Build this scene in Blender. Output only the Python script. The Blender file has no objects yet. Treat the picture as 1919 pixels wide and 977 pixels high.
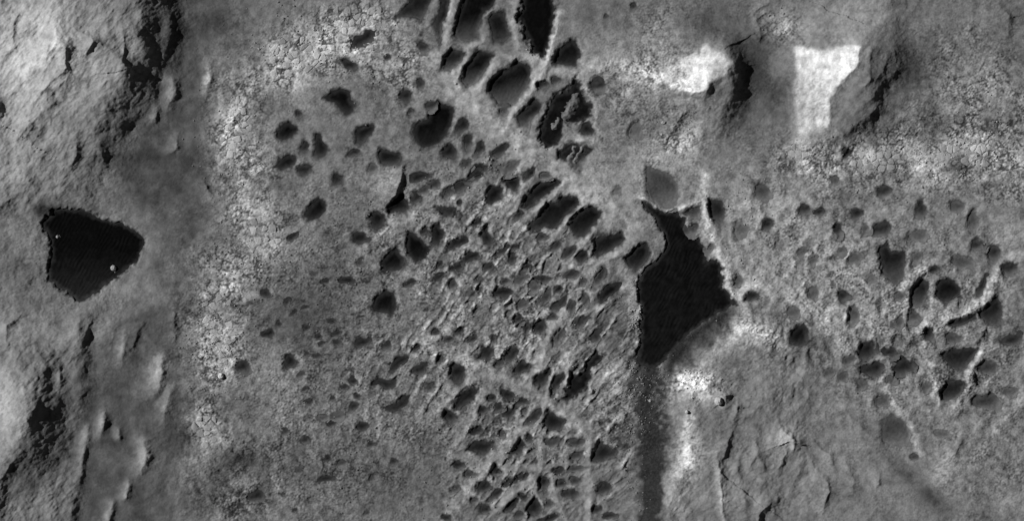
import bpy, math, random
import numpy as np

# ------------------------------------------------------------------ camera, sky, sun, exposure
S = 0.25                      # metres per map unit; the map is 1919 x 977 units, y down
MW, MH = 1919.0, 977.0
scene = bpy.context.scene
SUN_AZ = math.radians(288.0)  # compass bearing the light comes from (west-north-west)
SUN_EL = math.radians(34.0)

cam_data = bpy.data.cameras.new('camera')
cam = bpy.data.objects.new('camera', cam_data)
scene.collection.objects.link(cam)
CAM_Z = 1600.0
cam_data.sensor_width = 36.0
cam_data.lens = 36.0 * CAM_Z / (MW * S)
cam_data.clip_start = 1.0
cam_data.clip_end = 20000.0
cam.location = (0, 0, CAM_Z)
cam.rotation_euler = (0, 0, 0)
scene.camera = cam

world = bpy.data.worlds.new('World')
scene.world = world
world.use_nodes = True
wt = world.node_tree
wt.nodes.clear()
sky = wt.nodes.new('ShaderNodeTexSky')
sky.sky_type = 'NISHITA'
sky.sun_disc = False
sky.sun_elevation = SUN_EL
sky.sun_rotation = SUN_AZ
sky.air_density = 0.35       # thin air
sky.dust_density = 0.3
sky.altitude = 6000
bw = wt.nodes.new('ShaderNodeRGBToBW')        # the photograph is monochrome
bg = wt.nodes.new('ShaderNodeBackground')
bg.inputs['Strength'].default_value = 0.05
wo = wt.nodes.new('ShaderNodeOutputWorld')
wt.links.new(sky.outputs[0], bw.inputs[0])
wt.links.new(bw.outputs[0], bg.inputs['Color'])
wt.links.new(bg.outputs[0], wo.inputs['Surface'])

sun_data = bpy.data.lights.new('sun', 'SUN')
sun_data.energy = 4.4
sun_data.angle = math.radians(0.5)
sun_data.color = (1.0, 1.0, 1.0)
sun = bpy.data.objects.new('sun', sun_data)
scene.collection.objects.link(sun)
sun.rotation_euler = (math.pi / 2 - SUN_EL, 0, math.pi - SUN_AZ)
sun.location = (-300, 100, 400)

vs = scene.view_settings
vs.view_transform = 'Standard'
vs.look = 'None'
vs.gamma = 1.0
vs.use_curve_mapping = False
vs.exposure = 0.12

rng = np.random.RandomState(7)
random.seed(7)
C = scene.collection

# ------------------------------------------------------------------ noise
_perm = np.random.RandomState(11).permutation(1024)
_gang = np.random.RandomState(12).rand(1024) * 2 * np.pi
_gx, _gy = np.cos(_gang).astype(np.float32), np.sin(_gang).astype(np.float32)
_perm = _perm.astype(np.int32)
_ja = np.random.RandomState(13).rand(1024)
_jb = np.random.RandomState(14).rand(1024)
_jc = np.random.RandomState(15).rand(1024).astype(np.float32)
_ja = _ja.astype(np.float32); _jb = _jb.astype(np.float32)

def _hash(i, j, seed):
    return _perm[(_perm[(i + seed * 37) & 1023] + j) & 1023]

def perlin(x, y, seed=0):
    xi = np.floor(x).astype(np.int32); yi = np.floor(y).astype(np.int32)
    fx = x - xi; fy = y - yi
    u = fx * fx * fx * (fx * (fx * 6 - 15) + 10); v = fy * fy * fy * (fy * (fy * 6 - 15) + 10)
    def g(i, j, dx, dy):
        h = _hash(i, j, seed)
        return _gx[h] * dx + _gy[h] * dy
    a = g(xi, yi, fx, fy); b = g(xi + 1, yi, fx - 1, fy)
    c = g(xi, yi + 1, fx, fy - 1); d = g(xi + 1, yi + 1, fx - 1, fy - 1)
    return 1.4 * ((a + (b - a) * u) * (1 - v) + (c + (d - c) * u) * v)

def fbm(x, y, scale, octs=3, seed=0, gain=0.5, ridged=False):
    out = 0.0; amp = 1.0; tot = 0.0
    for o in range(octs):
        n = perlin(x / scale, y / scale, seed + o * 5)
        if ridged:
            n = 1 - 2 * np.abs(n)
        out = out + amp * n
        tot += amp; amp *= gain; scale *= 0.5
    return out / tot

def rot(x, y, deg):
    """coordinates along / across a direction (deg counter-clockwise from east as seen on the map)"""
    a = math.radians(deg)
    return x * math.cos(a) - y * math.sin(a), x * math.sin(a) + y * math.cos(a)

def worley(x, y, scale, seed=0):
    x = x / scale; y = y / scale
    xi = np.floor(x).astype(np.int32); yi = np.floor(y).astype(np.int32)
    f1 = np.full(x.shape, 9.0, np.float32); f2 = np.full(x.shape, 9.0, np.float32); cid = np.zeros(x.shape, dtype=np.int32)
    for di in (-1, 0, 1):
        for dj in (-1, 0, 1):
            h = _hash(xi + di, yi + dj, seed)
            d = np.hypot(xi + di + _ja[h] - x, yi + dj + _jb[h] - y)
            closer = d < f1
            f2 = np.where(closer, f1, np.minimum(f2, d))
            cid = np.where(closer, h, cid)
            f1 = np.where(closer, d, f1)
    return f1, f2, _jc[cid]

def sstep(a, b, x):
    t = np.clip((x - a) / (b - a), 0, 1)
    return t * t * (3 - 2 * t)

# ------------------------------------------------------------------ the map grid
STEP = 1.5
X0, X1, Y0, Y1 = -54.0, 1974.0, -54.0, 1032.0
gx = np.arange(X0, X1 + 0.01, STEP); gy = np.arange(Y0, Y1 + 0.01, STEP)
NX, NY = len(gx), len(gy)
U, V = np.meshgrid(gx.astype(np.float32), gy.astype(np.float32))   # [row, col]
n1 = fbm(U, V, 40, 2, 1); n2 = fbm(U, V, 40, 2, 2)
n3 = fbm(U, V, 9, 2, 3); n4 = fbm(U, V, 9, 2, 4)
WU = U + 4.0 * n1 + 2.2 * n3                     # warped coordinates give ragged natural outlines
WV = V + 4.0 * n2 + 2.2 * n4

def window(x0, x1, y0, y1):
    i0 = max(0, int((x0 - X0) / STEP) - 1); i1 = min(NX, int((x1 - X0) / STEP) + 2)
    j0 = max(0, int((y0 - Y0) / STEP) - 1); j1 = min(NY, int((y1 - Y0) / STEP) + 2)
    return slice(j0, max(j0 + 1, j1)), slice(i0, max(i0 + 1, i1))

def line_field(pts, x, y):
    """distance to a polyline, side (+1 east / -1 west for lines drawn downwards) and interpolated height"""
    best = np.full(x.shape, 1e9); side = np.zeros(x.shape); hh = np.zeros(x.shape)
    for a, b in zip(pts[:-1], pts[1:]):
        dx, dy = b[0] - a[0], b[1] - a[1]
        L2 = dx * dx + dy * dy
        qx, qy = x - a[0], y - a[1]
        t = np.clip((qx * dx + qy * dy) / L2, 0, 1)
        d = np.hypot(qx - t * dx, qy - t * dy)
        m = d < best
        best = np.where(m, d, best)
        perp = -(dx * qy - dy * qx) / math.sqrt(L2)
        side = np.where(m, np.clip(perp / (d + 1e-6), -1, 1), side)
        hh = np.where(m, a[2] + t * (b[2] - a[2]), hh)
    return best, side, hh

def poly_sd(pts, x, y):
    """signed distance to a polygon, negative inside"""
    d = np.full(x.shape, 1e9); inside = np.zeros(x.shape, dtype=bool)
    n = len(pts)
    for k in range(n):
        ax, ay = pts[k]; bx, by = pts[(k + 1) % n]
        dx, dy = bx - ax, by - ay
        t = np.clip(((x - ax) * dx + (y - ay) * dy) / (dx * dx + dy * dy + 1e-9), 0, 1)
        d = np.minimum(d, np.hypot(x - ax - t * dx, y - ay - t * dy))
        c = ((ay > y) != (by > y)) & (x < (bx - ax) * (y - ay) / (by - ay + 1e-12) + ax)
        inside ^= c
    return np.where(inside, -d, d)

def poly_sd_map(pts, margin=70):
    out = np.full(U.shape, 1e3, np.float32)
    w = window(min(q[0] for q in pts) - margin, max(q[0] for q in pts) + margin, min(q[1] for q in pts) - margin, max(q[1] for q in pts) + margin)
    out[w] = poly_sd(pts, WU[w], WV[w])
    return out

def blob(cx, cy, rx, ry, ang, x=None, y=None):
    x = WU if x is None else x; y = WV if y is None else y
    a, b = rot(x - cx, y - cy, ang)
    return np.exp(-((a / rx) ** 2 + (b / ry) ** 2))

# ------------------------------------------------------------------ relief tables (map units)
# crest: points (x, y, height) drawn from top to bottom, reach to the west, reach to the east, sharpness
CRESTS = [
    # north-west hill
    ([(266, -60, 45), (264, 40, 46), (254, 100, 46), (236, 150, 44), (200, 205, 38), (176, 262, 24), (150, 330, 10), (90, 385, 4)], 190, 57, 1.75),
    ([(112, -20, 8), (111, 40, 16), (112, 85, 21), (95, 110, 16), (70, 130, 6)], 46, 34, 1.15),
    ([(150, 88, 5), (135, 96, 13), (129, 128, 13), (105, 152, 9), (68, 186, 4)], 30, 9, 1.2),
    ([(183, 86, 6), (172, 98, 9), (164, 106, 3)], 22, 4, 1.2),
    ([(185, 85, 8), (214, 96, 10), (228, 108, 11), (244, 132, 12), (238, 150, 4)], 30, 10, 1.3),
    ([(32, 30, 5), (27, 55, 7), (28, 80, 5), (34, 105, 2)], 26, 6, 1.3),
    ([(0, 196, 8), (-2, 206, 10), (-20, 225, 6)], 22, 9, 1.2),
    ([(146, 52, 3), (165, 68, 6), (184, 82, 6)], 16, 8, 1.3),
    ([(205, 30, 5), (208, 70, 5), (200, 80, 1)], 22, 9, 1.4),
    ([(238, 60, 3), (238, 95, 5), (234, 118, 3)], 14, 5, 1.3),
    ([(150, 258, 4), (145, 290, 5), (138, 310, 3)], 18, 6, 1.3),
    ([(196, 290, 5), (197, 304, 3)], 15, 6, 1.3),
    ([(52, 185, 4), (60, 225, 7), (42, 270, 5), (24, 330, 4), (4, 380, 2)], 40, 40, 1.4),
    ([(318, 20, 4), (322, 60, 6), (312, 110, 2)], 14, 16, 1.6),
    # south-west hill
    ([(30, 655, 12), (40, 705, 36), (54, 770, 52), (42, 835, 50), (22, 870, 38), (-20, 905, 28)], 80, 64, 1.8),
    ([(150, 610, 2), (156, 668, 7), (152, 735, 7), (142, 790, 3), (128, 820, 0)], 50, 18, 1.6),
    ([(122, 830, 1), (128, 880, 3), (138, 925, 9), (132, 985, 11), (120, 1010, 8)], 60, 15, 1.6),
    ([(70, 660, 6), (92, 690, 7), (82, 735, 8), (70, 760, 3)], 20, 15, 1.3),
    ([(115, 690, 4), (118, 715, 5), (112, 735, 1)], 18, 5, 1.3),
    ([(14, 860, 5), (25, 868, 6), (12, 895, 4), (0, 930, 3)], 20, 8, 1.3),
    # central butte: bright north-west face, steep shaded east flank
    ([(1316, 84, 10), (1348, 96, 24), (1362, 124, 32), (1362, 160, 32), (1352, 195, 27), (1342, 232, 15), (1330, 262, 5)], 74, 34, 1.8),
    ([(1362, 130, 3), (1328, 160, 8), (1318, 182, 8), (1322, 205, 3)], 30, 12, 1.5),
    ([(1188, 138, 4), (1235, 148, 10), (1280, 172, 12), (1314, 172, 12)], 10, 26, 1.5),
    ([(1290, 205, 4), (1277, 212, 8), (1262, 240, 8), (1240, 268, 4)], 14, 10, 1.3),
    # eastern butte
    ([(1660, 20, 10), (1648, 58, 20), (1628, 96, 28), (1618, 132, 32), (1598, 170, 28), (1572, 215, 18), (1552, 245, 6)], 110, 50, 1.8),
    ([(1612, 88, 3), (1601, 128, 7), (1572, 155, 7), (1556, 185, 6), (1548, 240, 5)], 22, 9, 1.3),
    ([(1676, 88, 3), (1680, 125, 5), (1646, 165, 5), (1598, 212, 3)], 22, 12, 1.5),
    ([(1628, 92, 2), (1625, 150, 3), (1608, 172, 2)], 14, 6, 1.4),
    ([(1664, 100, 2), (1652, 130, 3), (1640, 150, 2)], 10, 8, 1.4),
    ([(1560, 262, 3), (1622, 222, 9), (1640, 205, 10), (1660, 210, 5)], 14, 22, 1.5),
    ([(1590, 276, 4), (1588, 284, 5), (1578, 298, 2)], 14, 5, 1.3),
    # southern hill
    ([(1272, 690, 8), (1290, 740, 20), (1289, 775, 24), (1294, 820, 27), (1300, 850, 26), (1268, 892, 22), (1250, 950, 18), (1246, 1010, 16)], 34, 110, 1.3),
    ([(1372, 796, 1), (1368, 815, 6), (1363, 832, 8), (1356, 850, 6), (1351, 862, 1)], 36, 6, 1.3),
    ([(1342, 850, 5), (1348, 885, 7), (1352, 930, 7), (1358, 990, 7)], 12, 10, 1.2),
    ([(1466, 806, 7), (1482, 818, 12), (1491, 828, 14), (1486, 842, 6)], 40, 11, 1.3),
    ([(1412, 815, 3), (1420, 845, 5), (1432, 884, 4)], 34, 10, 1.4),
    ([(1502, 860, 4), (1494, 885, 6), (1486, 908, 3)], 26, 9, 1.4),
    ([(1436, 948, 7), (1424, 970, 9), (1412, 995, 6)], 40, 5, 1.2),
    ([(1384, 862, 2), (1380, 880, 3), (1392, 905, 1)], 18, 7, 1.3),
    ([(1460, 880, 2), (1466, 865, 5), (1470, 850, 4)][::-1], 12, 6, 1.3),
    ([(1335, 742, 5), (1357, 745, 9), (1360, 760, 4)], 20, 6, 1.3),
    ([(1368, 758, 5), (1380, 760, 8), (1375, 782, 4)], 14, 6, 1.3),
    ([(1370, 606, 2), (1405, 606, 9), (1450, 622, 11), (1500, 645, 6)], 40, 40, 1.6),
    ([(1420, 650, 8), (1440, 720, 14), (1430, 790, 10)], 90, 60, 1.6),
    ([(1384, 900, 3), (1396, 940, 4), (1392, 985, 3)], 30, 10, 1.4),
    ([(1462, 905, 2), (1452, 940, 4), (1448, 965, 2)], 24, 9, 1.4),
    ([(1380, 610, 3), (1350, 650, 6), (1310, 700, 6), (1290, 730, 3)], 60, 40, 1.8),
    # low scarps of the south-eastern slope
    ([(1526, 828, 3), (1553, 856, 5), (1562, 880, 2)], 26, 6, 1.3),
    ([(1522, 870, 3), (1546, 905, 6), (1554, 925, 7), (1540, 955, 4), (1530, 962, 1)], 34, 8, 1.3),
    ([(1584, 870, 3), (1600, 905, 5), (1598, 920, 3)], 26, 8, 1.3),
    ([(1583, 770, 3), (1612, 798, 5), (1646, 836, 3)], 16, 10, 1.3),
    ([(1648, 890, 2), (1646, 908, 4), (1640, 914, 1)], 10, 4, 1.3),
    ([(1800, 830, 3), (1790, 850, 3)], 20, 6, 1.4),
    ([(1870, 10, 3), (1890, 30, 5), (1886, 58, 3)], 40, 8, 1.4),
    ([(1760, 830, 3), (1788, 850, 6), (1800, 900, 5), (1800, 960, 2)], 40, 30, 1.5),
    # ripples beside the central butte
    ([(1440, 6, 2), (1424, 14, 3), (1414, 24, 2)], 8, 4, 1.3),
    ([(1442, 22, 2), (1428, 30, 3), (1418, 38, 2)], 8, 4, 1.3),
    ([(1452, 34, 2), (1438, 42, 3), (1424, 52, 2)], 7, 4, 1.3),
    ([(1448, 50, 2), (1436, 58, 3), (1424, 68, 2)], 7, 4, 1.3),
    ([(1398, 56, 2), (1410, 62, 3), (1418, 74, 2)], 7, 5, 1.3),
    ([(1420, 36, 2), (1424, 60, 3), (1424, 76, 2)], 6, 4, 1.3),
    # western valley scarps below the big sand patch
    ([(190, 560, 3), (150, 600, 7), (140, 640, 4)], 40, 16, 1.5),
    ([(172, 605, 4), (160, 632, 7), (152, 655, 3)], 20, 6, 1.3),
    ([(215, 610, 3), (210, 645, 4), (208, 660, 2)], 18, 8, 1.3),
    ([(262, 612, 4), (254, 640, 7), (246, 660, 4)], 24, 8, 1.3),
    ([(326, 575, 3), (329, 610, 5), (327, 645, 2)], 28, 6, 1.3),
    ([(380, 335, 3), (388, 350, 6), (398, 368, 2)], 14, 5, 1.3),
    ([(40, 590, 3), (14, 610, 5), (14, 640, 3)], 14, 6, 1.3),
    ([(498, 552, 2), (470, 566, 4), (440, 570, 4), (402, 578, 2)], 8, 22, 1.4),
    ([(515, 312, 3), (490, 318, 4), (466, 330, 2)], 5, 14, 1.3),
    ([(752, 318, 4), (752, 338, 8), (742, 360, 8), (725, 392, 4)], 34, 6, 1.4),
    ([(470, 176, 2), (455, 200, 6), (436, 226, 4)], 16, 8, 1.3),
]

# separate mounds of rock on the western valley floor: crest points, west reach, east reach, label
KNOBS = [
    ([(196, 772, 6), (196, 792, 13), (188, 818, 5)], 13, 5, 'sharp pale rock mound beside the shaded east flank of the south-western hill'),
    ([(224, 806, 5), (223, 818, 8)], 9, 4, 'smallest rounded rock mound on the dark western valley floor'),
    ([(270, 832, 8), (276, 856, 13), (266, 884, 6)], 17, 6, 'tall oval pale rock mound alone on the western valley floor'),
    ([(241, 908, 7), (239, 932, 9)], 10, 4, 'low narrow rock mound just above the bottom edge mound'),
    ([(212, 950, 7), (204, 984, 10)], 12, 4, 'narrow rock mound cut by the bottom edge of the picture'),
    ([(232, 630, 6), (233, 655, 11), (229, 676, 5)], 16, 6, 'leaning rock fin south of the big western sand patch'),
    ([(303, 672, 9), (304, 700, 13), (296, 732, 7)], 22, 7, 'broad pale rock mound casting a black shadow at the valley edge'),
    ([(320, 728, 5), (313, 758, 10), (304, 788, 4)], 14, 6, 'slender rock fin directly below the broad shadow casting mound'),
    ([(325, 155, 8), (328, 178, 12), (315, 200, 5)], 14, 6, 'grey rock mound at the foot of the north-western hill shadow'),
    ([(296, 205, 5), (290, 225, 8)], 12, 4, 'small grey rock mound below left of the hill foot mound'),
    ([(331, 255, 4), (330, 275, 8), (318, 285, 4)], 15, 5, 'flat grey rock mound in the middle of the smooth valley'),
    ([(166, 800, 4), (158, 850, 9), (150, 900, 5)], 12, 5, 'dark rock fin hugging the shaded foot of the south-western hill'),
    ([(392, 122, 6), (394, 150, 11), (388, 175, 5)], 11, 6, 'bright upright rock fin between the valley and the fractured bedrock'),
]

# ridges: points, west reach, east reach, paleness, label
RIDGES = [
    ([(850, -20, 7), (846, 30, 8), (834, 80, 8), (824, 118, 6), (838, 150, 5)], 9, 9, .26, 'upright pale ridge bounding the top left black pits'),
    ([(842, 152, 6), (890, 196, 8), (940, 242, 9), (1000, 284, 9), (1058, 328, 9), (1104, 366, 8), (1150, 400, 6), (1178, 416, 3)], 18, 18, .27, 'longest broad pale ridge running diagonally down to the black sand sheet'),
    ([(1046, 30, 5), (1034, 90, 9), (1016, 138, 11), (1000, 166, 8), (972, 200, 7), (948, 234, 4)], 7, 7, .34, 'thin bright ridge descending between the darkest pit and triangular pit'),
    ([(975, 100, 4), (940, 116, 8), (912, 142, 8), (896, 168, 7), (886, 190, 4)], 8, 9, .22, 'curved pale ridge hugging the bean shaped pit on its upper left'),
    ([(905, 78, 4), (880, 88, 5), (862, 140, 6), (850, 160, 3)], 5, 6, .18, 'short pale ridge between the two slanted half filled pits'),
    ([(966, 10, 4), (962, 50, 7), (975, 90, 6), (1000, 112, 5)], 8, 9, .22, 'pebbly pale ridge left of the darkest top pit'),
    ([(1190, 124, 4), (1130, 126, 6), (1080, 132, 6), (1020, 142, 4)], 10, 10, .26, 'level bright ridge between triangular pit and island pit'),
    ([(1096, 150, 3), (1118, 190, 5), (1118, 235, 5), (1122, 262, 3)], 8, 6, .15, 'pale rim ridge on the right of the island pit'),
    ([(1118, 262, 4), (1080, 264, 6), (1052, 280, 5)], 5, 6, .25, 'bright short ridge between island pit and split pit'),
    ([(1006, 318, 4), (974, 362, 6), (940, 410, 5), (890, 470, 5), (850, 520, 4), (832, 560, 2)], 5, 5, .15, 'thin straight ridge slanting through the middle pit field'),
    ([(1062, 350, 3), (1040, 366, 6), (1000, 398, 6), (976, 422, 3)], 5, 5, .18, 'slanting pale ridge between two long slot pits'),
    ([(1092, 376, 3), (1070, 408, 7), (1046, 440, 5), (1030, 466, 2)], 5, 5, .20, 'pale ridge left of the blocky pit in the slot pit row'),
    ([(1134, 400, 3), (1108, 440, 7), (1084, 470, 5), (1060, 500, 3)], 5, 6, .20, 'pale ridge right of the blocky pit in the slot pit row'),
    ([(1188, 452, 5), (1160, 478, 8), (1110, 506, 6), (1080, 530, 3)], 6, 8, .22, 'pale ridge under the broad pit beside the black sand sheet'),
    ([(945, 268, 3), (915, 300, 5), (870, 330, 5), (818, 366, 4), (790, 388, 3)], 5, 5, .12, 'thin ridge above the chain of small pits in the middle'),
    ([(880, 374, 3), (820, 398, 6), (760, 414, 6), (710, 440, 5), (680, 462, 3)], 9, 10, .16, 'broad curving pale ridge between two rows of teardrop pits'),
    ([(790, 640, 2), (840, 660, 4), (900, 690, 6), (960, 716, 8), (1010, 748, 9), (1060, 780, 9), (1110, 806, 6)], 8, 8, .26, 'long straight diagonal ridge crossing the lower box pits'),
    ([(1068, 560, 2), (1050, 590, 5), (1030, 630, 8), (1015, 680, 8), (992, 728, 5)], 7, 7, .22, 'smooth pale ridge rising from the diagonal ridge toward the north-east'),
    ([(1024, 762, 4), (985, 800, 8), (940, 852, 9), (905, 888, 8), (872, 930, 6), (846, 965, 4), (835, 985, 3)], 8, 8, .28, 'long straight pale ridge slanting to the bottom edge'),
    ([(900, 700, 3), (860, 736, 6), (820, 772, 5), (792, 796, 2)], 8, 6, .16, 'pale ridge above the slanted slot pit near the diagonal ridge'),
    ([(916, 730, 3), (898, 765, 6), (878, 800, 5), (862, 830, 2)], 6, 7, .14, 'grey ridge below the slanted slot pit near the diagonal ridge'),
    ([(1116, 806, 5), (1108, 840, 7), (1104, 880, 7), (1105, 930, 7), (1106, 990, 6)], 6, 6, .20, 'upright thin pale ridge falling to the bottom edge'),
    ([(1006, 892, 4), (965, 926, 7), (930, 960, 7), (910, 985, 5)], 7, 7, .20, 'second slanting pale ridge near the bottom edge'),
    ([(1064, 872, 4), (1010, 882, 6), (950, 880, 5)], 6, 5, .18, 'level pale ridge linking the two slanting bottom ridges'),
    ([(1012, 832, 4), (1017, 868, 7), (1008, 905, 7), (1002, 940, 4)], 4, 5, .18, 'short crooked upright ridge crossing the level ridge'),
    ([(1036, 896, 4), (1044, 940, 6), (1066, 985, 5)], 4, 5, .14, 'thin ridge right of the crooked ridge at the bottom'),
    ([(852, 858, 2), (880, 866, 4), (908, 874, 4)], 6, 6, .12, 'short faint ridge left of the long slanting ridge'),
    ([(1000, 690, 4), (988, 712, 6), (968, 738, 4)], 4, 5, .16, 'thin ridge separating two box pits above the diagonal ridge'),
    ([(1034, 700, 4), (1028, 730, 7), (1024, 748, 4)], 4, 4, .18, 'knife thin ridge between the twin upright box pits'),
    ([(1092, 650, 3), (1066, 690, 7), (1058, 745, 4)], 7, 5, .22, 'pale ridge beside the rough shadowed gully'),
    ([(1036, 764, 3), (1010, 796, 5), (984, 820, 3)], 4, 5, .14, 'thin ridge right of the long pale slot below the diagonal ridge'),
    ([(1176, 600, 3), (1140, 650, 5), (1110, 690, 4)], 8, 8, .14, 'rough streaked ridge in the dark striped ground'),
    ([(1200, 640, 3), (1170, 690, 6), (1130, 730, 4)], 10, 8, .24, 'pale lumpy ridge left of the black sand tip'),
    ([(1322, 330, 4), (1324, 376, 7), (1330, 430, 8), (1348, 478, 9), (1362, 520, 9), (1376, 556, 8), (1384, 570, 4)], 8, 9, .40, 'bright ridge along the right side of the black sand sheet'),
    ([(1320, 376, 4), (1296, 384, 6), (1272, 394, 5), (1284, 412, 3)], 5, 5, .40, 'short bright spur above the small corner pits'),
    ([(1200, 368, 4), (1222, 388, 6), (1246, 398, 5), (1268, 394, 4)], 5, 5, .26, 'curved thin ridge between grey pit and black sand sheet'),
    ([(1414, 534, 3), (1396, 552, 7), (1378, 568, 6)], 6, 6, .34, 'short bright spur at the right corner of the black sheet'),
    ([(1919, 478, 4), (1895, 490, 6), (1876, 500, 6), (1864, 538, 8), (1838, 570, 9), (1800, 594, 9), (1760, 608, 9), (1728, 618, 5)], 7, 7, .28, 'curved pale ridge sweeping across the right field'),
    ([(1752, 500, 3), (1728, 508, 5), (1704, 530, 6), (1690, 545, 3)], 6, 6, .22, 'short pale rim ridge below the three lobed pit'),
    ([(1752, 560, 3), (1750, 590, 4), (1735, 612, 3)], 7, 7, .18, 'pale strip between teardrop pit and round black pit'),
    ([(1845, 650, 4), (1832, 680, 7), (1812, 712, 8), (1800, 745, 7), (1784, 768, 4)], 7, 7, .22, 'pale ridge on the right of the lower right box pits'),
    ([(1730, 625, 3), (1736, 660, 6), (1752, 700, 7), (1757, 745, 5)], 6, 7, .22, 'pale upright ridge left of the lower right box pits'),
    ([(1925, 740, 4), (1890, 780, 6), (1868, 806, 4)], 8, 7, .20, 'pale ridge slanting in from the right edge'),
    ([(1655, 715, 3), (1670, 745, 6), (1690, 775, 7), (1708, 805, 6), (1722, 838, 6), (1728, 850, 2)], 6, 7, .26, 'pale wavy ridge above the long soft hollow'),
    ([(1510, 560, 2), (1540, 600, 4), (1560, 630, 4), (1600, 660, 5)], 9, 9, .12, 'faint broad ridge left of the lower black round pit'),
]

# sand hollows: outline, tone (0 black .. 1 grey), label or None (then described from its surroundings)
def E(cx, cy, rx, ry, ang=0, tone=.5, label=None, short=None):
    r = np.random.RandomState(int(cx * 7 + cy * 13) % 99991)
    n = 13; ph = r.rand() * 6.28; a1 = .06 + .14 * r.rand(); a2 = .05 + .12 * r.rand(); p2 = r.rand() * 6.28
    pts = []
    for k in range(n):
        t = 2 * math.pi * k / n
        m = 1 + a1 * math.cos(2 * t + ph) + a2 * math.cos(3 * t + p2) + .07 * (r.rand() - .5)
        ex, ey = rx * m * math.cos(t), ry * m * math.sin(t)
        a = math.radians(ang)
        pts.append((cx + ex * math.cos(a) + ey * math.sin(a), cy - ex * math.sin(a) + ey * math.cos(a)))
    return dict(pts=pts, tone=tone, label=label, short=short, c=(cx, cy), r=(rx, ry), ang=ang)

def P(pts, tone=.3, label=None, short=None, **kw):
    a = np.array(pts, float)
    c = a.mean(0); q = a - c
    w, v = np.linalg.eigh(q.T @ q / len(a))
    ang = math.degrees(math.atan2(-v[1, 1], v[0, 1]))
    d = dict(pts=[tuple(p) for p in a], tone=tone, label=label, short=short, c=tuple(c),
             r=(math.sqrt(w[1]) * 1.5, math.sqrt(w[0]) * 1.5), ang=ang)
    d.update(kw)
    return d

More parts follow.
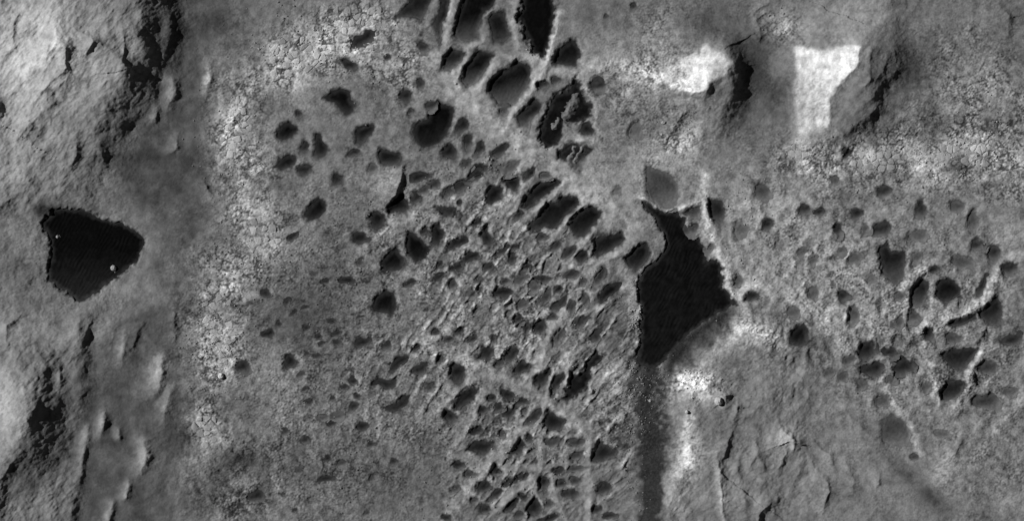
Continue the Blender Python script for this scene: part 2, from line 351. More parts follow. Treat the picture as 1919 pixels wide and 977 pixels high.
PITS = [
    P([(78,416),(101,398),(128,391),(159,398),(182,404),(203,415),(230,421),(253,433),(269,450),(264,470),(255,491),(237,507),(220,521),(196,534),(182,548),(169,558),(149,565),(132,551),(108,540),(93,526),(89,504),(95,484),(98,470),(93,440),(81,426)],
      .0, 'large heart shaped black sand patch alone in the western valley', 'the big western sand patch', depth=9, fill=.55, wall=10),
    P([(1203,376),(1221,389),(1245,399),(1269,396),(1282,413),(1289,433),(1309,450),(1321,467),(1326,491),(1343,487),(1353,504),(1356,541),(1370,558),(1378,571),(1345,586),(1309,612),(1285,632),(1265,655),(1240,682),(1215,692),(1196,676),(1199,655),(1201,612),(1204,582),(1196,555),(1193,528),(1215,501),(1238,484),(1252,460),(1245,440),(1231,413),(1208,389)],
      .16, 'largest black rippled sand sheet, shaped like an arrowhead, right of centre', 'the black sand sheet', depth=7, fill=.6, wall=9),
    P([(608,183),(622,170),(640,165),(655,172),(657,187),(667,197),(664,208),(652,215),(640,207),(628,193)], .05, 'dark two lobed sand patch with its smaller lobe to the lower right', 'the two lobed pit'),
    P([(668,252),(672,240),(690,233),(700,236),(697,250),(686,260),(678,271),(670,266)], .2, 'dark wedge shaped sand patch pointing down, below the two lobed pit', 'the wedge pit'),
    P([(520,248),(530,233),(540,227),(556,238),(560,244),(546,258),(530,263),(522,258)], .05, 'black kite shaped sand patch set in bright fractured bedrock', 'the kite pit'),
    P([(594,250),(601,252),(610,268),(614,282),(608,294),(600,297),(591,290)], .15, 'upright dark sand patch shaped like a shark fin', 'the fin pit'),
    P([(513,313),(525,298),(540,289),(552,294),(553,305),(545,315),(530,318)], .15, 'dark leaf shaped sand patch with a thin tail to the left', 'the leaf pit'),
    P([(709,290),(713,278),(730,282),(748,285),(755,297),(748,308),(735,312),(715,306)], .25, 'wide dark sand patch above a smooth pale slope', 'the wide pit over the pale slope'),
    P([(775,248),(780,233),(804,223),(807,209),(822,191),(849,201),(846,230),(838,250),(822,267),(794,279),(780,267)], .02, 'large ragged black sand patch of the upper middle, left of the long ridge', 'the ragged black pit'),
    P([(873,-14),(936,-14),(922,13),(909,20),(904,37),(895,61),(897,74),(875,78),(853,68),(855,44),(858,25)], .12, 'black sand patch fading to grey below, cut by the top edge', 'the fading top pit', grad=.9),
    P([(914,34),(926,22),(944,22),(949,44),(959,69),(944,79),(926,79),(922,61)], .2, 'boot shaped dark sand patch near the top edge', 'the boot pit'),
    P([(983,-14),(1035,-14),(1041,20),(1035,54),(1027,91),(1018,106),(1005,101),(993,81),(983,61),(971,30),(980,17)], .0, 'darkest long black sand patch hanging from the top edge', 'the darkest top pit', depth=7),
    P([(828,-10),(843,-10),(840,20),(832,45),(830,68),(824,92),(818,60),(812,45),(822,25)], .35, 'narrow upright dark sand strip against the top left ridge', 'the narrow top strip'),
    P([(742,30),(762,8),(780,-10),(812,-10),(800,18),(788,36),(768,32)], .35, 'mottled dark sand patch among fractured rock at the top edge', 'the mottled top patch'),
    P([(1037,110),(1054,86),(1069,73),(1079,76),(1088,101),(1079,125),(1044,122)], .08, 'black triangular sand patch right of the thin bright ridge', 'the triangular pit'),
    P([(846,93),(875,98),(868,115),(844,137),(826,130),(833,111)], .6, 'grey half filled slanted sand patch next to the top left ridge', 'the grey slanted pit', grad=.6),
    P([(898,95),(927,103),(912,125),(895,152),(878,166),(865,149),(871,128)], .35, 'slanted sand patch dark above and pale grey below', 'the half dark slanted pit', grad=.8),
    P([(969,115),(990,120),(998,139),(990,162),(976,186),(959,199),(936,199),(917,169),(919,152),(936,135),(953,128)], .35, 'large bean shaped sand patch with a grey floor inside the curved ridge', 'the bean pit', grad=.6, depth=7),
    P([(1003,186),(1013,193),(1010,209),(996,223),(993,243),(976,236),(971,220)], .5, 'slim slanted sand patch between bean pit and island pit', 'the slim slanted pit', grad=.6),
    P([(1040,179),(1064,169),(1078,145),(1098,179),(1110,199),(1105,216),(1091,226),(1057,233),(1054,250),(1044,270),(1027,277),(1012,264),(1017,230),(1027,199)], .2, 'large dark sand patch around a pale rock island', 'the island pit', depth=7),
    P([(1047,284),(1071,267),(1111,280),(1098,297),(1088,321),(1074,311),(1067,301),(1047,297)], .45, 'sand patch split by thin rock fins below the island pit', 'the split pit'),
    P([(567,406),(579,389),(599,372),(611,379),(613,394),(599,408),(576,410)], .05, 'black teardrop sand patch alone in the left middle', 'the lone teardrop pit'),
    P([(724,394),(750,362),(768,386),(758,398),(731,400)], .15, 'dark triangular sand patch at the foot of the smooth pale slope', 'the small triangular pit'),
    P([(716,494),(724,477),(741,464),(758,487),(751,504),(721,511)], .08, 'black pear shaped sand patch left of the biggest teardrop', 'the pear pit'),
    P([(697,575),(704,558),(721,546),(740,551),(745,575),(733,592),(724,585),(701,585)], .08, 'black square cornered sand patch lowest of the teardrop rows', 'the square cornered pit'),
    P([(762,443),(767,436),(780,443),(797,455),(807,467),(797,485),(780,492),(765,477)], .0, 'biggest black teardrop sand patch near the middle', 'the biggest teardrop'),
    P([(812,423),(824,421),(831,440),(824,458),(811,453)], .05, 'upright black sand patch right of the biggest teardrop', 'the upright black pit'),
    P([(819,386),(855,389),(851,409),(838,408)], .5, 'grey triangular sand patch pointing down under the curving ridge', 'the grey triangle pit'),
    P([(919,347),(942,352),(936,372),(922,384),(910,377)], .1, 'black blocky sand patch under the long ridge, first of its row', 'the first row pit'),
    P([(981,389),(983,372),(1010,345),(1044,337),(1050,344),(1030,362),(1007,376),(990,394)], .15, 'longest slot shaped dark sand patch under the long ridge', 'the long slot pit'),
    P([(1010,406),(1027,381),(1047,381),(1056,366),(1084,369),(1086,382),(1064,403),(1040,428),(1017,423),(996,430),(993,421)], .12, 'wide jagged black sand patch of merged slots below the long ridge', 'the merged slot pit'),
    P([(1067,423),(1081,399),(1108,384),(1128,398),(1118,420),(1094,443),(1074,443)], .15, 'blocky slanted black sand patch right of the merged slots', 'the blocky pit'),
    P([(1115,450),(1128,442),(1167,437),(1172,450),(1147,470),(1120,482),(1110,478)], .25, 'broad dark grey sand patch nearest the upper end of the sand sheet', 'the broad pit'),
    P([(1174,484),(1193,463),(1211,457),(1218,474),(1208,497),(1193,509),(1179,497)], .2, 'dark rippled sand patch touching the left side of the sand sheet', 'the rippled side pit'),
    P([(1213,312),(1255,325),(1269,345),(1272,369),(1265,390),(1242,391),(1218,374),(1211,345)], .8, 'smooth mid grey sand patch above the black sand sheet', 'the smooth grey pit', depth=3.5),
    P([(1279,401),(1289,391),(1314,386),(1313,413),(1296,411)], .75, 'small grey corner sand patch under the bright spur', 'the corner pit'),
    P([(1329,376),(1353,376),(1360,399),(1353,433),(1340,416),(1331,399)], .55, 'upright rippled grey sand patch right of the bright ridge', 'the upright rippled pit'),
    P([(900,443),(914,428),(919,445),(927,455),(917,465),(905,455)], .25, 'small dark zigzag sand patch in the centre', 'the zigzag pit'),
    P([(1030,575),(1064,551),(1062,568),(1047,585)], .5, 'dark grey triangular sand patch in the central box field', 'the box field triangle'),
    P([(1120,568),(1122,555),(1140,533),(1162,531),(1157,548),(1140,562),(1124,573)], .2, 'dark slanted sand patch in the striped ground left of the sheet', 'the striped ground pit'),
    P([(1647,467),(1664,458),(1673,470),(1698,470),(1696,521),(1681,538),(1654,514)], .4, 'largest three lobed dark sand patch of the right field', 'the three lobed pit'),
    P([(1708,545),(1732,521),(1740,534),(1735,575),(1712,572)], .5, 'teardrop grey sand patch left of the round black one', 'the right teardrop'),
    E(1776, 545, 20, 25, 90, .1, 'round black sand patch in the right field', 'the round black pit'),
    P([(1836,589),(1870,556),(1879,568),(1877,612),(1850,612)], .45, 'dark wedge sand patch below the curved right ridge', 'the ridge foot wedge'),
    P([(1766,667),(1786,654),(1837,654),(1823,677),(1806,701),(1783,691)], .45, 'dark sand patch with a pale streak, lower right box field', 'the streaked pit'),
    P([(1762,737),(1776,715),(1810,715),(1803,742),(1786,752),(1766,752)], .5, 'dark box shaped sand patch below the streaked pit', 'the lower box pit'),
    P([(1651,789),(1671,779),(1695,789),(1708,816),(1708,840),(1681,836),(1654,829)], .8, 'long soft grey sand hollow below the wavy ridge', 'the long soft hollow', depth=3),
    P([(895,671),(905,649),(929,654),(919,677)], .35, 'dark box sand patch first above the diagonal ridge', 'the first box pit'),
    P([(853,769),(855,752),(878,728),(898,728),(888,748),(868,765)], .25, 'slanted dark slot sand patch left of the diagonal ridge', 'the slanted slot'),
    P([(1017,792),(1030,770),(1064,792),(1054,809),(1030,809)], .35, 'dark wedge sand patch under the right end of the diagonal ridge', 'the ridge end wedge'),
    P([(875,846),(888,826),(926,829),(922,843),(909,856)], .35, 'wide dark trapezoid sand patch left of the long bottom ridge', 'the trapezoid pit'),
    P([(959,853),(976,823),(986,836),(976,850)], .3, 'dark pointed sand patch right of the long bottom ridge', 'the pointed pit'),
    P([(919,890),(929,872),(942,887)], .25, 'small black triangular sand patch below the level bottom ridge', 'the small bottom triangle'),
    P([(986,958),(1003,932),(1015,951),(1010,965),(993,968)], .25, 'black tent shaped sand patch near the bottom edge', 'the tent pit'),
    P([(1108,863),(1125,831),(1159,843),(1155,856),(1128,867)], .45, 'dark sand patch right of the upright bottom ridge', 'the lower right dark patch'),
    P([(1057,748),(1071,701),(1084,708),(1118,657),(1135,667),(1111,694),(1098,728),(1064,752)], .25, 'long dark gully, shadow painted as sand, beside the twin box pits', 'the dark gully'),  # shadow in the rough ground, built as a dark sand fill
    P([(697,723),(711,708),(724,713),(741,711),(741,725),(724,733),(714,723)], .2, 'black saddle shaped sand patch in the lower left field', 'the saddle pit'),
    P([(719,765),(745,755),(758,742),(770,738),(765,758),(748,772),(728,774)], .2, 'dark boomerang sand patch below the saddle shaped one', 'the boomerang pit'),
]
# the smaller hollows: cx, cy, rx, ry, angle, tone
SMALL = [
 (680,73,26,9,40,.3),(655,122,14,10,-20,.3),(760,182,12,13,0,.3),(771,209,6,7,0,.6),(662,287,10,8,20,.5),(560,214,7,7,0,.5),(572,277,9,11,0,.35),
 (572,319,14,10,20,.35),(699,317,10,9,0,.8),(728,108,6,6,0,.6),(794,89,9,10,40,.6),(789,159,8,10,0,.6),(631,335,10,12,0,.2),
 (865,236,18,9,45,.3),(843,285,13,14,0,.2),(877,267,8,14,0,.5),(900,280,15,8,60,.45),(875,309,10,10,0,.7),(936,282,19,8,40,.45),(895,319,20,9,35,.3),
 (789,331,17,9,15,.3),(807,199,8,9,0,.6),(944,208,10,10,0,.75),(1101,243,13,11,10,.2),(1121,159,14,14,0,.6),(1017,159,10,8,30,.6),(1042,152,10,8,0,.7),
 (956,316,22,10,20,.85),(993,324,14,7,20,.6),(1194,247,14,18,0,.95),(1125,160,10,9,0,.6),(1187,12,6,7,0,.6),(1135,32,5,6,0,.7),
 (549,443,13,4,45,.3),(706,413,15,17,0,.15),(780,372,10,11,0,.3),(677,447,18,11,5,.25),(677,494,8,8,0,.7),(652,526,16,6,5,.2),(610,529,10,5,0,.6),(589,516,6,8,0,.7),
 (768,531,15,6,25,.45),(498,550,9,8,0,.3),(537,567,9,4,60,.4),(550,587,9,4,45,.4),(572,578,9,4,0,.6),(523,609,5,7,0,.5),(503,626,12,8,30,.2),
 (623,604,7,5,0,.4),(574,617,6,7,0,.5),(598,632,7,7,0,.35),(630,626,10,6,0,.5),(633,644,8,8,0,.6),(603,645,6,4,0,.6),(680,643,13,10,10,.3),(726,648,7,9,0,.5),(780,653,9,7,0,.4),
 (794,435,7,7,0,.35),(816,347,9,12,0,.65),(797,357,9,8,0,.7),(839,365,9,12,0,.75),(861,350,20,11,20,.6),(890,331,17,8,25,.4),(863,381,6,6,0,.6),(860,404,6,9,0,.5),
 (961,344,13,15,0,.15),(990,331,12,7,30,.6),(1024,330,14,6,0,.8),(974,403,7,9,0,.4),(1091,482,14,9,60,.25),(1067,474,18,8,50,.6),(1040,463,14,8,50,.65),(1017,445,10,9,0,.65),
 (892,420,9,7,20,.5),(858,456,20,9,30,.3),(883,482,18,9,35,.25),(858,500,13,9,30,.3),(824,496,9,5,60,.4),(821,521,13,7,55,.45),(941,472,7,8,0,.4),(964,464,9,6,0,.45),(960,487,8,10,0,.45),
 (990,501,11,6,-10,.5),(920,501,8,9,0,.5),(850,536,8,12,0,.7),(885,553,10,8,0,.75),(900,528,7,7,0,.75),(946,529,8,7,0,.7),(976,526,13,12,0,.75),(1020,523,12,8,0,.45),
 (942,550,19,10,5,.25),(1003,541,10,10,0,.8),(983,573,8,8,0,.75),(1020,561,22,8,45,.7),(1046,544,12,6,20,.6),(1072,578,16,9,70,.7),(1098,565,9,14,0,.75),(1125,522,18,10,50,.7),(1072,516,14,10,10,.65),(1091,531,8,10,0,.7),
 (973,600,7,9,0,.45),(985,617,9,13,0,.55),(1012,616,12,15,0,.5),(1037,595,9,9,0,.7),(1089,605,18,10,20,.65),(1047,634,16,9,60,.75),(861,621,12,5,45,.5),(816,624,7,6,0,.6),(841,637,8,8,0,.6),(887,636,12,6,40,.6),(925,637,7,8,0,.6),
 (1118,632,9,14,0,.45),(1429,362,14,18,0,.75),(1390,433,13,18,0,.95),(1439,423,9,14,0,.55),(1507,393,10,12,0,.5),(1505,475,8,8,0,.8),(1385,531,9,12,0,.8),(1410,557,15,10,0,.55),(1333,467,7,10,0,.85),(1498,632,20,18,20,.25),(1488,588,12,14,0,.9),(1157,357,9,9,0,.95),
 (1299,430,10,11,0,.7),(1536,398,9,8,0,.5),(1607,401,12,10,0,.5),(1571,433,9,11,0,.6),(1580,469,9,10,0,.8),(1602,487,12,16,0,.85),(1524,492,9,10,0,.85),(1654,430,17,14,20,.55),(1622,430,9,10,0,.85),(1727,394,11,14,0,.55),(1656,360,15,10,30,.65),
 (1566,340,9,8,0,.8),(1725,443,20,11,0,.9),(1794,389,13,13,0,.8),(1825,418,11,20,0,.8),(1833,460,12,12,0,.65),(1864,477,12,17,0,.65),(1806,494,22,15,0,.85),(1755,505,9,10,0,.5),(1722,484,11,11,0,.85),(1838,541,20,7,65,.5),(1892,503,14,13,0,.55),  # thin steep one beside the curved right ridge: ridge shadow made as sand
 (1580,556,10,11,0,.4),(1600,595,14,20,0,.85),(1525,555,8,18,0,.85),(1715,595,10,14,0,.75),(1688,558,11,11,0,.85),(1685,609,10,14,0,.85),(1635,524,10,10,0,.95),(1803,603,25,8,15,.45),(1740,628,11,13,0,.5),(1788,636,16,10,0,.75),(1897,640,19,11,0,.6),
 (1624,658,19,15,10,.3),(1671,662,12,10,0,.45),(1693,689,17,14,0,.35),(1637,694,18,14,0,.45),(1668,715,10,9,0,.85),(1592,677,14,10,0,.8),(1556,701,13,9,0,.85),(1581,710,11,10,0,.8),(1617,722,11,13,0,.8),(1853,691,22,12,0,.7),(1850,755,21,16,-20,.7),(1894,737,14,12,0,.85),
 (1656,755,14,14,0,.85),(1737,728,11,14,0,.85),(1715,858,8,7,0,.7),(1766,816,16,9,0,.9),(1588,287,8,9,0,.4),  # last one is a small shadow made as a sand hollow
 (959,667,15,11,45,.5),(980,691,17,11,45,.35),(936,684,10,10,0,.7),(1017,711,20,11,60,.35),(1045,718,18,10,60,.3),(858,701,16,17,0,.25),(844,782,11,13,20,.3),(953,742,17,9,-35,.35),(980,753,12,8,-20,.4),
 (905,770,9,8,0,.5),(936,765,9,7,20,.45),(954,778,12,11,0,.5),(922,748,8,7,0,.5),(1000,785,24,8,45,.65),(893,809,11,8,0,.3),(941,816,8,8,0,.7),(993,824,6,10,0,.5),(1037,831,18,9,0,.7),(909,914,15,10,35,.4),(929,928,16,7,35,.5),(953,907,12,6,40,.4),(976,897,18,7,25,.6),
 (1021,907,10,15,0,.45),(1049,886,13,8,0,.65),(1052,909,9,7,0,.6),(1067,927,16,11,0,.6),(1079,904,11,9,0,.7),(981,934,8,7,0,.4),(959,951,18,6,45,.5),(909,958,9,11,0,.5),(888,941,7,6,0,.7),(1030,946,10,8,0,.7),(973,966,10,6,0,.7),(1030,972,18,6,15,.3),(838,972,8,7,0,.3),
 (1135,917,18,11,0,.6),(1120,958,8,9,0,.6),(1146,968,14,7,0,.5),(1082,831,16,8,10,.7),(1081,856,16,7,0,.7),(1080,880,15,6,0,.75),(863,873,11,8,0,.5),(883,890,11,9,0,.7),(855,917,9,8,0,.7),(787,693,16,8,30,.45),(824,677,10,6,60,.7),(806,728,8,10,0,.7),
 (746,681,18,9,35,.15),(543,681,14,14,0,.25),(454,689,12,14,0,.4),(680,801,12,8,40,.4),(697,833,8,6,0,.4),(620,796,7,7,0,.4),(662,716,9,7,0,.5),(645,728,7,7,0,.5),(663,765,9,10,0,.6),(668,745,6,6,0,.5),(579,755,8,6,0,.6),(571,731,6,5,0,.6),(625,747,5,5,0,.5),
 (572,826,10,7,0,.6),(535,811,5,6,0,.6),(606,785,9,7,0,.8),(636,782,9,7,0,.8),(613,862,8,7,0,.5),(611,900,15,6,8,.4),(560,885,6,7,0,.7),(738,866,7,8,0,.5),(640,870,7,7,0,.7),(576,664,5,5,0,.5),(594,669,8,6,0,.6),(564,704,5,6,0,.7),(697,899,5,7,0,.7),(687,964,6,5,0,.7),(554,958,5,5,0,.6),
 (481,932,16,12,0,.5),
]
for s in SMALL:
    PITS.append(E(*s))

# ------------------------------------------------------------------ assemble the relief
base = 7.0 * fbm(U, V, 420, 3, 21) + 2.2 * fbm(U, V, 90, 3, 31)
hill = np.zeros_like(U)
for pts, ww, we, p in CRESTS:
    m = 3.0 * max(ww, we) + 12
    xs = [q[0] for q in pts]; ys = [q[1] for q in pts]
    w = window(min(xs) - m, max(xs) + m, min(ys) - m, max(ys) + m)
    amp = min(1.0, max(ww, we) / 30.0)
    d, sd, h = line_field(pts, WU[w] + 3 * amp * n1[w], WV[w] + 3 * amp * n2[w])
    hill[w] += h * np.exp(-(d / (ww + (we - ww) * (.5 + .5 * sd))) ** p)

owner = np.full((NY, NX), -1, dtype=np.int32)       # which thing of rock a vertex belongs to
knob_h = np.zeros_like(U)
for k, (pts, ww, we, lab) in enumerate(KNOBS):
    m = 3.0 * max(ww, we) + 12
    xs = [q[0] for q in pts]; ys = [q[1] for q in pts]
    w = window(min(xs) - m, max(xs) + m, min(ys) - m, max(ys) + m)
    d, sd, h = line_field(pts, WU[w], WV[w])
    f = np.exp(-(d / (ww + (1.5 * we - ww) * (.5 + .5 * sd))) ** 1.7)
    knob_h[w] = np.maximum(knob_h[w], .66 * h * f)
    owner[w] = np.where((f > .35) & (owner[w] < 0), 1000 + k, owner[w])

pale = np.clip(knob_h / 22, 0, .30); dust = np.zeros_like(U)
ridge_h = np.zeros_like(U); ridge_f = np.zeros_like(U)
pn = fbm(U, V, 30, 3, 301)
pn2 = fbm(U, V, 13, 3, 311)
for k, (pts, ww, we, pl, lab) in enumerate(RIDGES):
    m = 3.2 * max(ww, we) + 12
    xs = [q[0] for q in pts]; ys = [q[1] for q in pts]
    w = window(min(xs) - m, max(xs) + m, min(ys) - m, max(ys) + m)
    d, sd, h = line_field(pts, WU[w], WV[w])
    f = np.exp(-(d / (1.6 * (ww + (we - ww) * (.5 + .5 * sd)))) ** 1.7)
    new = .62 * h * f * (.8 + .4 * pn[w])
    ridge_f[w] = np.maximum(ridge_f[w], f)
    owner[w] = np.where((f > .42) & (new > ridge_h[w]) & (owner[w] < 1000), 100 + k, owner[w])
    ridge_h[w] = np.maximum(ridge_h[w], new)
    pale[w] = np.maximum(pale[w], np.clip(1.5 * pl * f * (.85 + .9 * pn[w] + .7 * pn2[w]), 0, 1))

HILLS = [
    ([(-60,-60),(300,-60),(318,10),(310,80),(306,140),(286,200),(240,245),(214,290),(180,330),(130,372),(76,384),(20,400),(-60,410)], 'broad rugged hill filling the top left corner, its east flank black'),
    ([(-60,640),(60,630),(110,650),(150,600),(166,640),(166,720),(160,780),(140,830),(140,880),(152,930),(142,1040),(-60,1040)], 'rugged hill in the bottom left corner with a black east flank'),
    ([(1196,140),(1240,118),(1290,92),(1330,78),(1362,88),(1392,120),(1400,165),(1398,215),(1380,245),(1340,262),(1310,230),(1300,195),(1262,182),(1220,168)], 'steep butte with a white crest and black eastern shadow, top centre right'),
    ([(1486,90),(1520,30),(1545,-60),(1680,-60),(1688,60),(1692,130),(1660,190),(1636,236),(1580,262),(1520,258),(1488,240)], 'flat topped butte with a white trapezoid face, top right'),
    ([(1250,690),(1300,650),(1340,606),(1400,590),(1470,610),(1510,650),(1530,720),(1520,800),(1540,900),(1520,1040),(1236,1040),(1236,940),(1262,880),(1262,800)], 'pale faceted hill south of the black sand sheet, reaching the bottom edge'),
]
hill_mask = []
for k, (pts, lab) in enumerate(HILLS):
    sd = poly_sd_map(pts)
    owner = np.where((sd < 0) & (owner < 0), k, owner)
    hill_mask.append(sstep(10, -20, sd))
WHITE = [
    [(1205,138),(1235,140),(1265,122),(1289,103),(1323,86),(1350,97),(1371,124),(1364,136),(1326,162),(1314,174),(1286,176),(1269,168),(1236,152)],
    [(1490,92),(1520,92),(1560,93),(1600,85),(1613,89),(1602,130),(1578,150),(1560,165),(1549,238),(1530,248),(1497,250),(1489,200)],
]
HILL_PARTS = [
    (2, WHITE[0], 'rock_face', 'white crest face of the butte'), (3, WHITE[1], 'rock_face', 'white trapezoid face of the butte'),
    (0, [(276,-60),(330,-60),(330,140),(290,215),(225,270),(196,290),(190,255),(212,205),(248,150),(264,100),(272,40)], 'steep_flank', 'steep dark flank of the hill'),
    (1, [(160,640),(175,640),(175,800),(130,880),(60,930),(20,940),(30,880),(60,800),(110,740)], 'steep_flank', 'steep dark flank of the hill'),
    (2, [(1371,124),(1350,97),(1362,70),(1410,100),(1410,260),(1330,270),(1345,230),(1360,190)], 'steep_flank', 'black steep flank of the butte'),
    (3, [(1613,89),(1650,55),(1700,60),(1700,140),(1640,240),(1575,262),(1548,248),(1560,165),(1602,130)], 'steep_flank', 'rough grey steep flank of the butte'),
]
for k, (hk, pts, nm, lab) in enumerate(HILL_PARTS):
    sd = poly_sd_map(pts)
    owner = np.where((sd < 0) & (owner == hk), 500 + k, owner)

# geology: pale bedrock, fractured bedrock, dark dust; a few rows paint sun and shade
def add(field, rows, gain=1.0):
    for cx, cy, rx, ry, ang, a in rows:
        a *= gain
        w = window(cx - 2.6 * max(rx, ry), cx + 2.6 * max(rx, ry), cy - 2.6 * max(rx, ry), cy + 2.6 * max(rx, ry))
        field[w] += a * blob(cx, cy, rx, ry, ang, WU[w], WV[w])
add(pale, [
    (70, 80, 110, 110, 0, .26), (60, 260, 80, 100, 0, .14), (85, 112, 46, 16, 40, .30), (112, 70, 10, 40, 0, .25), (30, 130, 50, 90, 0, .20), (20, 330, 40, 60, 0, .12), (200, 140, 60, 50, 30, .14), (10, 760, 40, 70, 0, .30),  # north-west hill rows also paint its sun-facing crest brighter
    (30, 20, 60, 40, 0, .1), (210, 545, 40, 22, 30, .16), (60, 620, 70, 30, 0, .12), (300, 700, 18, 30, 0, .22), (320, 540, 25, 40, 0, .14),
    (600, 110, 130, 70, 20, .12), (440, 300, 60, 120, 0, .08), (560, 120, 80, 40, 30, .30), (520, 90, 35, 25, 0, .22), (620, 60, 60, 40, 0, .22), (690, 50, 60, 35, 30, .18), (740, 130, 60, 60, 0, .14), (440, 215, 26, 40, -35, .36), (460, 310, 45, 60, 0, .22), (430, 265, 30, 30, 0, .18),
    (500, 455, 45, 40, 0, .26), (430, 520, 45, 35, 20, .26), (470, 400, 40, 30, 0, .18), (415, 610, 40, 45, 0, .28), (415, 700, 34, 30, 0, .34), (385, 805, 26, 42, 0, .30), (395, 640, 50, 60, 0, .12), (455, 130, 20, 14, 30, .2), (395, 150, 10, 30, 0, .2),
    (730, 345, 25, 35, -30, .16), (520, 690, 60, 40, 0, .10), (500, 790, 50, 40, 0, .08), (440, 930, 50, 30, 0, .10), (520, 760, 60, 40, 0, .08), (600, 930, 70, 40, 0, .07), (740, 800, 60, 50, 0, .08), (670, 760, 40, 30, 0, .06),
    (1260, 290, 60, 40, 30, .28), (1280, 260, 28, 16, 45, .34), (1300, 240, 30, 20, 0, .1), (1215, 140, 40, 18, -15, .42), (1180, 170, 50, 50, 0, .12), (1240, 60, 40, 50, -40, .16), (1120, 100, 60, 60, 0, .12), (1150, 330, 70, 60, 0, .14),
    (1810, 285, 70, 26, 0, .34), (1835, 262, 40, 16, 0, .25), (1720, 300, 60, 30, 0, .2), (1640, 290, 50, 26, 0, .18), (1590, 300, 36, 26, 0, .14), (1760, 330, 60, 26, 0, .2), (1895, 320, 40, 40, 0, .22), (1800, 180, 60, 40, 0, .12), (1860, 150, 50, 60, 0, .14), (1505, 290, 30, 30, 0, .34), (1470, 40, 26, 22, 0, .24), (1600, 40, 60, 50, 0, .16),
    (1650, 460, 300, 180, 0, .07), (1420, 380, 90, 60, 0, .12), (1560, 470, 120, 60, 0, .05), (1380, 470, 50, 60, 0, .10), (1460, 520, 80, 40, 0, .14), (1470, 560, 60, 20, -20, .16), (1900, 440, 30, 30, 0, .2), (1640, 590, 60, 50, 0, .10), (1555, 610, 20, 30, 0, .22),
    (1405, 618, 70, 20, -18, .62), (1350, 645, 44, 18, 38, .50), (1300, 715, 40, 24, 0, .72), (1270, 700, 16, 26, 0, .36), (1290, 800, 9, 60, -8, .50), (1288, 860, 20, 36, -25, .52), (1270, 930, 30, 40, 0, .22), (1330, 740, 30, 16, 0, .3), (1470, 820, 26, 20, 0, .26), (1352, 930, 7, 60, 5, .28), (1420, 880, 130, 110, 0, .10), (1520, 760, 120, 90, 0, .06), (1620, 900, 120, 80, 0, .05),
    (1490, 700, 60, 40, 0, .1), (1700, 760, 40, 30, 0, .12), (1770, 880, 30, 50, -40, .14), (1860, 870, 70, 90, 0, .08), (1840, 640, 30, 40, 0, .1), (1060, 600, 90, 90, 40, .06), (1160, 720, 24, 40, 40, .16), (1180, 560, 14, 50, 0, .14),
], 1.35)
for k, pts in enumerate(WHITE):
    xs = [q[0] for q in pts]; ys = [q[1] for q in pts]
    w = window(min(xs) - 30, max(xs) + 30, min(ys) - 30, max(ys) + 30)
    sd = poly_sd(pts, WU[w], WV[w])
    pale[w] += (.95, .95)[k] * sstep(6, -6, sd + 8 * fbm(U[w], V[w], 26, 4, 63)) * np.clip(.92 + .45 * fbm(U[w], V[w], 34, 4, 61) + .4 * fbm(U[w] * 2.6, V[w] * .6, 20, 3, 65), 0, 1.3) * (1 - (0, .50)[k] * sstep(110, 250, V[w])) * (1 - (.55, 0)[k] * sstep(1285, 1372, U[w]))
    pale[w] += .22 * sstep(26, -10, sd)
STRIP = [(1194,680),(1232,688),(1246,720),(1250,770),(1262,800),(1254,860),(1240,905),(1234,950),(1232,1040),(1194,1040),(1204,900),(1198,800),(1180,740)]
dust += .72 * sstep(12, -12, poly_sd_map(STRIP) + 14 * n3 + 24 * pn) * (1 + .9 * n3)
VALLEY = [(322,-60),(420,-60),(430,50),(385,100),(400,200),(388,330),(400,400),(352,480),(372,560),(332,640),(352,760),(334,860),(300,1040),(165,1040),(152,850),(172,700),(205,610),(285,570),(296,470),(284,400),(240,370),(218,300),(290,215),(312,120)]
dust += .50 * sstep(22, -22, poly_sd_map(VALLEY) + 26 * fbm(U, V, 55, 3, 401)) * (1 + .8 * fbm(U, V, 34, 4, 411)) * np.clip(1 - knob_h / 8, .2, 1)
